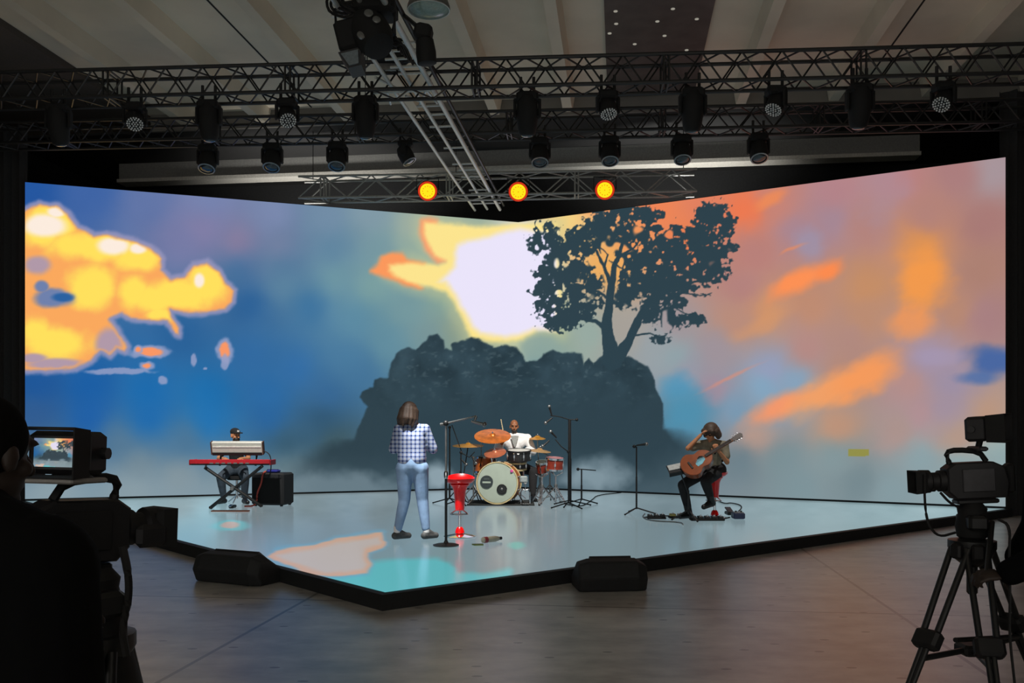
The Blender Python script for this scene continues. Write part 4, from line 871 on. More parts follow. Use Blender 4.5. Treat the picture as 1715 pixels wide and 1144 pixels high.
# drum kit -------------------------------------------------------------
def hoopset(mb, c, d, R, n, L_):
    M = frame(d)
    for k in range(n):
        t = 2 * math.pi * (k + .5) / n; s = M @ V(math.cos(t), 0, math.sin(t))
        mb.tube(c + s * (R + .012) - Vector(d) * L_ / 2, c + s * (R + .012) + Vector(d) * L_ / 2, .006, None, 6); mb.box(c + s * (R + .012), (.025, .05, .025), M)
def drum(name, c, d, R, L_, shell, headm, label, lugs=8, top=None):
    d = Vector(d).normalized(); r = thing(name, c, label, 'drum')
    MB().lathe([(R * .97, -L_ / 2), (R, -L_ / 2), (R, L_ / 2), (R * .97, L_ / 2)], c, d, 40).build('shell', shell, r, True)
    MB().lathe([(R * .2, L_ / 2 + .008), (R * .96, L_ / 2 + .008), (R * .99, L_ / 2 - .004)], c, d, 40).build('drumhead', headm, r, True)
    for s in (-1, 1): MB().lathe([(R * .985, s * (L_ / 2 - .018)), (R + .014, s * (L_ / 2 - .018)), (R + .014, s * (L_ / 2 + .016)), (R * .985, s * (L_ / 2 + .016))], c, d, 40, ring=True).build('hoop', CHR if top is None else top, r, True)
    mb = MB(); hoopset(mb, c, d, R, lugs, L_ * .9); mb.build('tension_rods', CHR, r, True)
    return r
HEADW = mat('cream_drumhead', (176, 190, 176), .45, 0, .05, 6); HOOPW = mat('pale_wood_hoop', (206, 190, 142), .4, 0, .15, 10)
bc = at(836, 815, 16.0); bd = Vector((-.16, -1, .03)).normalized(); BR = .365
zc = DECK + BR + .02; bc = V((836 - CX) * 16.1 / FOC, 16.1, zc)
r = drum('bass_drum', bc, bd, BR, .42, WOOD, HEADW, 'big bass drum with a cream front head and pale hoops, amber shell', 10, HOOPW)
M = frame(bd); fc = bc + bd * .222
hd = [o for o in r.children if o.name.startswith('drumhead')][0]
p = fc + M @ V(.13, 0, -.02) if False else None
def onhead(px, py): return fc + M @ V(px, .004, py)
# black oval emblem with a pale bar, and the dark round port with its pale centre
sx = -1 if (M @ V(1, 0, 0)).x < 0 else 1
o = MB().lathe([(.02, .0), (.112, .0), (.115, .008), (.02, .012)], onhead(-.185 * sx, .02), bd, 28).build('emblem', mat('emblem_black', (52, 62, 64), .4), hd, True)
MB().box(onhead(-.185 * sx, .012) + bd * .014, (.15, .006, .03), M).build('emblem_bar', HEADW, hd)
MB().box(onhead(-.185 * sx, .07) + bd * .014, (.09, .006, .014), M).build('emblem_bar', mat('emblem_grey', (96, 108, 106)), hd)
MB().lathe([(.088, -.004), (.092, .008), (.078, .01), (.07, -.004)], onhead(.09 * sx, -.11), bd, 28, ring=True).build('port_ring', BLK, hd, True)
MB().lathe([(.01, .002), (.075, .002), (.075, .006)], onhead(.09 * sx, -.11), bd, 28).build('port', mat('port_dark', (36, 40, 42), .9), hd, True)
MB().ell(onhead(.085 * sx, -.105) + bd * .006, (.026, .01, .026), M).build('port_microphone', STEEL, hd, True)
for s in (-1, 1): MB().path([bc + M @ V(.33 * s, .1, -.13), bc + M @ V(.45 * s, .2, -.3), V(*(bc + M @ V(.52 * s, .24, 0)).xy, DECK + .012)], .012).build('spur', CHR, r, True)
MB().tube(bc + V(-.12, -.1, BR + .0), bc + V(-.14, -.1, BR + .1), .014).build('tom_post', CHR, r, True)
cb = MB().box(V(-.2, 16.3, DECK + .008), (1.2, 1.1, .014), None, .004).build('rug', mat('black_rug', (38, 42, 42), .95), None); tag(cb, 'dark rug lying under the drum kit', 'rug')
drum('rack_tom', at(813, 782, 16.5), (.1, .22, 1), .185, .27, WOOD, HEADW, 'amber wooden tom mounted left above the bass drum', 6)
drum('floor_tom', at(929, 777, 16.2), (.05, -.1, 1), .16, .2, WINE, mat('pink_drumhead', (190, 130, 134), .5), 'reddish wooden tom with a pinkish head right of the drummer', 6)
drum('snare_drum', at(869, 762, 16.45), (0, -.12, 1), .215, .16, mat('black_shell', (40, 42, 44), .35), mat('coated_head', (205, 206, 200), .6), 'black drum with a white badge in front of the white shirt', 8, BLK)
o = MB().lathe([(.008, 0), (.022, 0), (.02, .008)], at(868, 760, 16.225), (0, -1, 0), 14).build('drum_badge', WHC, bpy.data.objects['snare_drum'], True)
drum('side_drum', at(864, 780, 16.55), (0, -.1, 1), .19, .12, mat('black_shell', (40, 42, 44), .35), mat('coated_head', (205, 206, 200)), 'shallow black drum with a bright white rim below the badge drum', 8, HOOPW)
drum('small_tom', at(908, 783, 16.6), (-.1, -.3, 1), .1, .2, WINE, HEADW, 'small dark wooden tom between the drummer and the reddish tom', 6)
def cymbal(c, R, d, label, foot, m=BRASS, pole=BLK, boom=None):
    d = Vector(d).normalized(); f = Vector(foot); f.z = DECK
    r = thing('cymbal_stand', f, label, 'cymbal', 'cymbals of the drum kit')
    cy = MB().lathe([(.012, .04), (.03, .038), (.05, .022), (.06, .012), (R * .6, .002), (R, -.018), (R, -.021), (R * .6, -.002), (.06, .007), (.012, .03)], c, d, 40).build('cymbal', m, r, True)
    MB().lathe([(.006, .03), (.018, .042), (.014, .06), (.005, .075)], c, d, 10).build('wing_nut', CHR, cy, True)
    j = V(f.x, f.y, c.z - .12) if boom else c - d * .02
    MB().tube(f + V(0, 0, .1), j, .011).build('pole', pole, r, True); MB().tube(f + V(0, 0, .1), f + V(0, 0, (j.z - DECK) * .55), .016).build('lower_tube', pole, r, True)
    if boom: MB().tube(j - (c - j) * .15, c - d * .01, .009).build('boom', pole, r, True); MB().ell(j, (.024,) * 3).build('boom_joint', CHR, r, True)
    tripod_legs(r, f, .26, .32, pole, 3, random.uniform(0, 2))
    return r
ORG_C = mat('orange_bronze', (205, 112, 40), .35, .4, .35, 9)
cymbal(at(825, 729, 16.3), .335, (.0, -.42, 1), 'large orange bronze cymbal tilted towards the front at the drummer\'s shoulder', at(806, 840, 16.9), ORG_C, STEEL, True)
cymbal(at(784, 745, 16.4), .29, (0, -.09, 1), 'wide flat golden cymbal farthest left in the kit', at(771, 838, 16.5), BRASS, BLK)
cymbal(at(829, 757, 16.1), .2, (-.15, -.45, 1), 'reddish hi-hat cymbal low on the left of the drummer', at(793, 842, 16.5), mat('copper_bronze', (196, 116, 84), .35, .4, .2, 9), STEEL, True)
cymbal(at(900, 733, 16.8), .155, (0, -.14, 1), 'small golden splash cymbal high on the right of the drummer', at(905, 838, 17.0), BRASS, STEEL)
cymbal(at(904, 754, 16.5), .21, (.1, -.1, 1), 'thin pale bronze cymbal just right of the black badge drum', at(921, 840, 16.6), mat('pale_bronze', (205, 164, 112), .35, .5), STEEL, True)
# chrome drum hardware on the right of the bass drum: pedal and two double-braced stands
p = at(880, 838, 15.9); p.z = DECK
r = thing('drum_pedal', p, 'chrome hi-hat style foot pedal right of the bass drum', 'drum pedal')
MB().box(p + V(0, 0, .022), (.12, .34, .016), Matrix.Rotation(R_(-4), 3, 'X'), .004).build('footboard', STEEL, r); MB().path([p + V(-.08, .12, .02), p + V(-.08, .12, .22), p + V(-.05, .12, .27), p + V(.05, .12, .27), p + V(.08, .12, .22), p + V(.08, .12, .02)], .014).build('pedal_frame', CHR, r, True)
MB().tube(p + V(0, .12, .2), p + V(0, .06, .38), .007).build('beater_rod', CHR, r, True); MB().ell(p + V(0, .05, .4), (.03, .03, .035)).build('beater', WHC, r, True); MB().box(p + V(0, .2, .03), (.2, .08, .03), None, .006).build('base_plate', BLK, r)
for i, (px, Y, a0, hh, lab) in enumerate(((908, 16.0, .3, .5, 'chrome tripod stand under the small dark tom'), (931, 16.1, 1.2, .52, 'chrome tripod stand under the reddish tom'))):
    f = at(px, 838, Y); f.z = DECK; r = thing('drum_stand', f, lab, 'drum stand', 'chrome drum stands')
    MB().tube(f + V(0, 0, .05), f + V(0, 0, hh), .015).build('post', CHR, r, True)
    for k in range(3):
        t = a0 + 2.094 * k; e = f + V(math.cos(t) * .27, math.sin(t) * .27, .015)
        lg = MB(); 
        for q in (-.014, .014): lg.tube(f + V(-math.sin(t) * q, math.cos(t) * q, .32), e + V(-math.sin(t) * q, math.cos(t) * q, 0), .008)
        lg.tube(f + V(0, 0, .1), f + (e - f) * .5 + V(0, 0, .13), .008); lg = lg.build('leg', CHR, r, True); MB().ell(e, (.022, .022, .015)).build('rubber_foot', RUB, lg, True)
        MB().tube(f + V(0, 0, hh - .02), f + V(math.cos(t + 1) * .13, math.sin(t + 1) * .13, hh + .05), .009).build('basket_arm', CHR, r, True)
    MB().lathe([(.02, 0), (.03, .01), (.03, .05), (.02, .06)], f + V(0, 0, .3), Z3, 12).build('collar', STEEL, r, True)
# microphone stands around the kit
def boom_stand(label, foot, pts, legs=.3, a0=.5, m=BLK, thick=.014, mics=(), group='microphone stands around the drums'):
    f = Vector(foot); f.z = DECK; r = thing('microphone_stand', f, label, 'microphone stand', group)
    MB().tube(f + V(0, 0, .08), V(f.x, f.y, pts[0].z), thick * .8).build('pole', m, r, True); MB().tube(f + V(0, 0, .08), f + V(0, 0, (pts[0].z - DECK) * .55), thick).build('lower_tube', m, r, True)
    MB().ell(pts[0], (.028,) * 3).build('boom_joint', m, r, True)
    if len(pts) > 1: MB().path(pts, .009).build('boom', m, r, True)
    for p, d in mics: mic(r, p, d, m)
    tripod_legs(r, f, legs, .1, m, 3, a0)
    return r
f = at(954, 842, 15.7)
boom_stand('tall thick microphone stand right of the drums with a boom towards the drummer', f, [at(966, 703, 15.7), at(954, 703, 15.7), at(937, 698, 15.6), at(922, 696, 15.5)], .38, .2, BLK, .034, [(at(924, 695, 15.5), (-.3, -.3, 1)), (at(925, 700, 15.5), (-.8, -.4, -.6))])
boom_stand('black stand standing behind the tall round based stand, left of the drums', at(753, 835, 16.2), [at(753, 716, 16.2), at(757, 712, 16.2), at(775, 762, 16.2)], .3, 1., BLK, .018, [(at(771, 768, 16.2), (.6, -.3, -.6))])
boom_stand('slim dark stand between the golden cymbal and the amber tom', at(772, 838, 15.9), [at(772, 758, 15.9), at(786, 766, 15.7), at(795, 757, 15.7)], .26, .9, BLK, .014, [(at(790, 764, 15.7), (.4, -.4, -.7))])
boom_stand('low black stand with a level boom at the far right of the drums', at(974, 836, 16.0), [at(968, 786, 16.0), at(974, 786, 16.0), at(998, 788, 15.9)], .3, .3, BLK, .016)
boom_stand('short stand with a small silver microphone above the reddish tom', at(952, 846, 15.3), [at(952, 757, 15.3), at(940, 748, 15.3), at(930, 736, 15.3)], .3, 1.3, BLK, .012, [(at(932, 733, 15.3), (-.5, -.3, .5)), (at(920, 738, 15.3), (-.6, -.3, -.5))])
o = MB().box(at(857, 789, 15.84), (.05, .04, .05), None, .01).build('pickup', mat('pink_plastic', (222, 90, 170), .4), None); tag(o, 'small pink clip-on gadget on top of the bass drum', 'drum microphone')
MB().tube(at(857, 789, 15.84) + V(0, 0, -.02), at(857, 789, 15.84) + V(.02, .1, -.06), .008).build('clip', CHR, o, True)
o = MB().box(at(877, 803, 15.8), (.14, .05, .12), None, .02).build('metal_box', mat('silver_grey', (168, 178, 178), .4, .3), None); tag(o, 'silver grey tom mount hanging right of the bass drum hoop', 'drum hardware')
MB().tube(at(877, 803, 15.8) + V(0, 0, .05), at(877, 790, 15.9), .014).build('post', CHR, o, True)
# drum cables on the floor
mb = MB(); mb.path([deck(950, 846) + V(0, 0, .01), deck(975, 850) + V(0, 0, .01), deck(992, 838) + V(0, 0, .01), deck(1000, 830) + V(0, 0, .01), deck(1040, 826) + V(0, 0, .01)], .01, 6, 2)
tag(mb.build('cable', RUB, None, True), 'thin cable curling on the floor right of the drums', 'cable')
# object lying by the stool
c = deck(824, 908); c.z = DECK
r = thing('bottle', c, 'small beige bottle with a red label lying on the floor right of the red stool', 'bottle')
d = V(.75, .66, 0).normalized(); p = c + V(0, 0, .036)
MB().lathe([(.02, -.15), (.034, -.145), (.036, -.05), (.036, .05), (.026, .1), (.014, .115)], p, d, 18).build('body', mat('beige_plastic', (186, 180, 158), .4), r, True)
MB().lathe([(.0365, -.13), (.0372, -.13), (.0372, -.08), (.0365, -.08)], p, d, 18).build('label', mat('dull_red', (150, 60, 66), .5), r, True); MB().lathe([(.017, .11), (.019, .112), (.019, .15), (.015, .152)], p, d, 14).build('bottle_cap', BLK, r, True)
o = MB().prism([(-.07, -.03), (.06, -.04), (.07, .02), (-.03, .04)], deck(800, 914) + V(0, 0, .012), Matrix.Rotation(R_(90), 3, 'X'), .016).build('folded_paper', mat('yellow_green', (150, 165, 100), .7), None); tag(o, 'yellowish green scrap lying left of the small bottle', 'scrap')
# keyboards ----------------------------------------------------------------
kb = deck(392, 852); kb.z = DECK; Yk = kb.y
r = thing('keyboard_stand', kb, 'black X shaped keyboard stand holding two keyboards', 'keyboard stand')
A = lambda px, py, dy=0: at(px, py, Yk + dy)
for dy, nm in ((-.12, 'front'), (.12, 'back')):
    for a, b_ in (((352, 851), (440, 780)), ((343, 783), (438, 848))):
        if nm == 'back': MB().box((A(*a, dy) + A(*b_, dy)) / 2, ((A(*a, dy) - A(*b_, dy)).length, .03, .045), frame(V(0, 1, 0), (Vector((-(A(*b_, dy) - A(*a, dy)).z, 0, (A(*b_, dy) - A(*a, dy)).x)))), .006).build('leg', BLK, r)
        else: MB().tube(A(*a, dy), A(*b_, dy), .03, .026, 8).build('leg', BLK, r, True)
for px, py in ((352, 851), (438, 848)):
    MB().tube(A(px, py, -.26) + V(0, 0, .01), A(px, py, .26) + V(0, 0, .01), .024).build('foot_bar', BLK, r, True)
for px, py in ((345, 781), (438, 781)): MB().tube(A(px, py, -.24), A(px, py, .24), .02).build('support_bar', BLK, r, True)
MB().lathe([(.03, -.2), (.035, -.19), (.035, .19), (.03, .2)], A(394, 817), (0, 1, 0), 14).build('hinge', STEEL, r, True)
for px in (368, 428):
    MB().path([A(px, 780, .16), A(px + 2, 764, .2), A(px, 758, .05)], .018).build('upper_arm', BLK, r, True)
def keys(root, c, M, wd, dp, n=36):
    mb = MB(); kw = wd / n
    for k in range(n): mb.box(c + M @ V(-wd / 2 + kw * (k + .5), 0, 0), (kw * .9, dp, .014), M)
    o = mb.build('white_keys', mat('ivory_keys', (232, 230, 222), .4), root); mb = MB()
    for k in range(n):
        if k % 7 in (0, 1, 3, 4, 5): mb.box(c + M @ V(-wd / 2 + kw * (k + 1), -.02, .012), (kw * .5, dp * .6, .014), M)
    mb.build('black_keys', BLK, root)
c = A(390, 776, 0); M = Matrix.Rotation(R_(180), 3, 'Z') @ Matrix.Rotation(R_(0), 3, 'X')
r = thing('stage_piano', c, 'long red keyboard lying on the X stand', 'keyboard')
MB().box(c, (1.34, .34, .05), None, .012).build('body', BLK, r); MB().box(c + V(0, -.172, .034), (1.35, .03, .075), None, .008).build('back_panel', RED if False else mat('lacquer_red', (190, 24, 40), .35, 0, .06), r); MB().box(c + V(0, -.08, .03), (1.34, .17, .03), None, .006).build('top_panel', mat('lacquer_red', (190, 24, 40)), r)
keys(r, c + V(0, .1, .032), Matrix.Identity(3), 1.2, .14)
for s in (-1, 1): MB().box(c + V(.675 * s, 0, .02), (.02, .35, .09), None, .006).build('end_cheek', mat('lacquer_red', (190, 24, 40)), r)
mb = MB()
for k in range(7): mb.box(c + V(-.3 + .1 * k, -.19, .01), (.06, .012, .02))
mb.build('socket_plate', STEEL, r)
c = A(398, 750, .0); M = Matrix.Rotation(R_(-74), 3, 'X')
r = thing('synthesizer', c, 'smaller silver white synthesizer tilted on the upper tier', 'keyboard')
MB().box(c, (.86, .22, .085), M, .012).build('body', mat('silver_white', (216, 216, 206), .35, .1, .05), r); MB().box(c + M @ V(0, -.03, -.043), (.82, .02, .012), M).build('rear_strip', mat('bright_silver', (245, 243, 235), .3), r)
for s in (-1, 1): MB().box(c + M @ V(.437 * s, 0, 0), (.018, .23, .1), M, .006).build('end_cheek', mat('dark_walnut', (92, 60, 48), .5), r)
keys(r, c + M @ V(.02, .05, .045), M, .76, .1, 29); MB().box(c + M @ V(0, .095, -.04), (.84, .05, .03), M).build('bottom_plate', BLK, r)
mb = MB(); mb.path([A(437, 755), A(448, 757), A(454, 766), A(454, 790), A(449, 800)], .009, 6, 2); tag(mb.build('cable', RUB, None, True), 'black cable looping down from the synthesizer to the amplifier', 'cable')
# sustain pedals and board
o = MB().box(deck(386, 857) + V(0, 0, .012), (.62, .1, .02), None, .006).build('pedal_board', mat('orange_board', (196, 120, 92), .6), None); tag(o, 'flat orange pedal strip on the floor in front of the keyboard stand', 'pedal board')
r = thing('sustain_pedal', deck(389, 851), 'small black sustain pedal below the keyboard stand hinge', 'pedal'); MB().box(deck(389, 851) + V(0, .02, .025), (.08, .2, .05), None, .01).build('housing', BLK, r); MB().box(deck(389, 851) + V(0, -.1, .05), (.05, .12, .014), Matrix.Rotation(R_(12), 3, 'X'), .004).build('footplate', CHR, r)
# keyboard amplifier
c = at(457, 822, 15.85); c.z = DECK; M = Matrix.Rotation(R_(-10), 3, 'Z')
r = thing('amplifier', c, 'black cube amplifier on the floor right of the keyboards', 'amplifier')
MB().box(c + V(0, 0, .3), (.6, .46, .56), M, .03).build('cabinet', mat('speaker_black', (34, 36, 38)), r); MB().box(c + M @ V(-.02, -.234, .27), (.5, .012, .44), M, .004).build('grille', mat('grille_cloth', (26, 27, 28), .95), r); MB().box(c + M @ V(0, -.236, .53), (.52, .012, .06), M).build('control_panel', BLKP, r)
MB().path([c + M @ V(-.12, 0, .58), c + M @ V(-.1, 0, .625), c + M @ V(.1, 0, .625), c + M @ V(.12, 0, .58)], .016).build('handle', RUB, r, True)
for a in (-1, 1):
    for b_ in (-1, 1): MB().lathe([(.025, 0), (.028, .02)], c + M @ V(.24 * a, .17 * b_, 0), Z3, 10).build('foot', RUB, r)
p = c + M @ V(.04, -.05, .59); o = MB().box(p + V(0, 0, .02), (.2, .16, .045), M, .015).build('blue_cloth', mat('blue_cloth', (40, 50, 150), .9), None); tag(o, 'small folded blue cloth on top of the black amplifier', 'cloth')
mb = MB(); mb.path([c + M @ V(-.04, -.2, .61), c + M @ V(-.07, -.26, .58), c + M @ V(-.09, -.262, .4), c + M @ V(-.17, -.262, .25), c + M @ V(-.17, -.27, .1), c + M @ V(-.2, -.32, .012), c + M @ V(-.34, -.4, .012)], .016, 8, 2)
tag(mb.build('red_cable', mat('coral_cable', (196, 84, 70), .6), None, True), 'red cable hanging down the front of the black amplifier', 'cable')
# guitarist's things -----------------------------------------------------
gc = at(1168, 776, GB.y - .42); gd = Vector((.72, .02, .44)).normalized(); nf = Vector((-.8, -.65, .1)); nf = (nf - gd * nf.dot(gd)).normalized(); sdv = gd.cross(nf)
M = Matrix((sdv, nf, gd)).transposed()
r = thing('acoustic_guitar', gc, 'brown acoustic guitar held across the seated guitarist', 'guitar')
def outline(k=1.):
    pts = []
    for i in range(48):
        t = 2 * math.pi * i / 48; z = -math.cos(t); 
        wv = .19 + (.035 if z < 0 else -.035) * abs(z) ** .8 - .055 * math.exp(-((z - .12) / .28) ** 2)
        pts.append((math.sin(t) * wv * k * 1.05 * (1 if abs(z) < .999 else .5), z * .25 * k))
    return pts
MB().prism(outline(), gc, M, .1).build('body', mat('mahogany', (128, 62, 30), .3, 0, .2, 8, coat=.5), r, True); MB().prism(outline(.97), gc + nf * .052, M, .006).build('soundboard', mat('spruce_brown', (152, 78, 40), .3, 0, .2, 8), r, True)
MB().lathe([(.01, .0), (.052, .0), (.052, .003)], gc + nf * .055 + gd * .07, nf, 24).build('sound_hole', mat('hole_dark', (22, 18, 16), .9), r, True); MB().box(gc + nf * .06 - gd * .11, (.13, .012, .026), M).build('bridge', BLK, r)
MB().prism([(-.02, 0), (.03, -.06), (.085, -.05), (.08, .03), (.04, .1), (.0, .1)], gc + nf * .057 + gd * .02, M, .003).build('pickguard_reflection', mat('reflected_blue', (150, 215, 235), .15), r)  # light blue reflection on the guitar, painted as a flat patch
MB().box(gc + nf * .045 + gd * .42, (.05, .03, .4), M, .008).build('neck', mat('neck_wood', (150, 92, 56), .4), r); MB().box(gc + nf * .065 + gd * .37, (.046, .01, .44), M).build('fretboard', mat('rosewood', (58, 40, 34), .5), r)
hs = MB().prism([(-.03, 0), (.03, 0), (.04, .15), (.0, .17), (-.04, .15)], gc + nf * .04 + gd * .62, M, .018).build('headstock', mat('rosewood', (58, 40, 34)), r)
for s in (-1, 1):
    for k in range(3): MB().tube(gc + nf * .04 + gd * (.655 + .04 * k) + sdv * .035 * s, gc + nf * .04 + gd * (.655 + .04 * k) + sdv * .062 * s, .008).build('tuner', CHR, hs, True)
mb = MB()
for k in range(6): mb.tube(gc + nf * .07 - gd * .1 + sdv * (k - 2.5) * .009, gc + nf * .073 + gd * .62 + sdv * (k - 2.5) * .006, .0012, None, 4)
mb.build('strings', CHR, r)
mb = MB(); mb.path([gc - gd * .25, gc - gd * .2 + sdv * .1 - nf * .1, GB + V(.14, -.02, .86), GB + V(.16, .02, 1.02), GB + V(.1, -.06, 1.16), gc + gd * .3 - nf * .02], .018, 6, 2); mb.build('strap', BLKM, r, True)
# microphone stand and music stand by the guitarist
f = deck(1066, 861)
boom_stand('slim black microphone stand standing alone between the drums and the guitarist', f, [at(1062, 748, f.y), at(1069, 745, f.y - .05)], .3, -.25, BLK, .015, [(at(1066, 746, f.y - .03), (.8, -.2, .1))], None)
f = deck(1153, 872); f.z = DECK
r = thing('music_stand', f, 'low black music stand holding white sheets in front of the guitarist', 'music stand')
MB().tube(f + V(0, 0, .1), f + V(0, 0, .45), .014).build('lower_tube', BLK, r, True); MB().tube(f + V(0, 0, .4), at(1140, 792, f.y - .02), .011).build('upper_tube', BLK, r, True)
tripod_legs(r, f, .24, .16, BLK, 3, .9); M = Matrix.Rotation(R_(-12), 3, 'Y') @ Matrix.Rotation(R_(-58), 3, 'X'); pc = at(1133, 784, f.y + .0)
MB().box(pc, (.27, .015, .2), M, .004).build('desk', BLKP, r); MB().box(pc + M @ V(0, .03, -.1), (.27, .06, .012), M).build('ledge', BLK, r)
o = MB().box(pc + M @ V(-.02, -.014, .02), (.2, .006, .13), M).build('sheet_music', mat('paper', (190, 194, 194), .8), None); tag(o, 'white sheets lying on the low music stand', 'paper')
# pedal boards, tuner box, cables at the guitarist's feet
def pedals(px, py, wd, label, tone, n):
    c = deck(px, py); c.z = DECK; r = thing('pedal_board', c, label, 'pedal board', 'pedal boards at the guitarist\'s feet')
    MB().box(c + V(0, 0, .018), (wd, .16, .03), None, .006).build('board', BLKM, r)
    for k in range(n):
        q = c + V(-wd / 2 + wd * (k + .5) / n, 0, .05); pd = MB().box(q, (wd / n * .75, .12, .04), None, .008).build('pedal', tone[k % len(tone)], r); MB().lathe([(.014, 0), (.014, .015), (.01, .018)], q + V(0, -.03, .02), Z3, 10).build('footswitch', CHR, pd, True)
YP = mat('yellow_pedal', (190, 184, 110), .5); WP = mat('white_pedal', (205, 208, 205), .5)
pedals(1099, 869, .28, 'small dark pedal board left of the guitarist\'s boot', [BLKP], 3)
pedals(1133, 868, .24, 'pedal board with a yellowish and a white pedal by the guitarist\'s boot', [YP, WP], 2)
pedals(1184, 872, .5, 'long black pedal board in front of the guitarist\'s stool', [BLKP, BLK], 5)
c = deck(1236, 869); c.z = DECK; r = thing('effects_box', c, 'dark blue effects box on the floor right of the guitarist', 'effects box')
MB().box(c + V(0, 0, .05), (.17, .2, .09), None, .012).build('case', mat('navy_case', (34, 44, 78), .4), r); MB().box(c + V(0, 0, .1), (.14, .17, .012), None, .004).build('top_plate', STEEL, r)
for s in (-1, 1): MB().lathe([(.016, 0), (.014, .02)], c + V(.04 * s, -.03, .106), Z3, 10).build('knob', BLK, r)
c = deck(1222, 864); c.z = DECK; r = thing('foot_pedal', c, 'small black rocker pedal left of the blue effects box', 'pedal'); MB().box(c + V(0, .03, .04), (.1, .22, .05), None, .01).build('base', BLK, r); MB().box(c + V(0, .03, .09), (.09, .24, .02), Matrix.Rotation(R_(14), 3, 'X'), .004).build('treadle', BLKP, r)
for i, (P, lab) in enumerate((([(1078, 868), (1100, 866), (1130, 865), (1160, 870), (1200, 873), (1222, 868)], 'black cable running along the guitarist\'s pedal boards'), ([(1202, 840), (1215, 845), (1224, 843), (1244, 848), (1238, 858), (1226, 862)], 'black cable curling on the floor behind the red guitar stool'), ([(1080, 862), (1075, 868), (1090, 874), (1140, 876), (1144, 880)], 'pale cable lying in front of the pedal boards'))):
    tag(MB().path([V(deck(*p).x, deck(*p).y, DECK + .012) for p in P], .011, 6, 2).build('cable', RUB if i < 2 else STEEL, None, True), lab, 'cable')
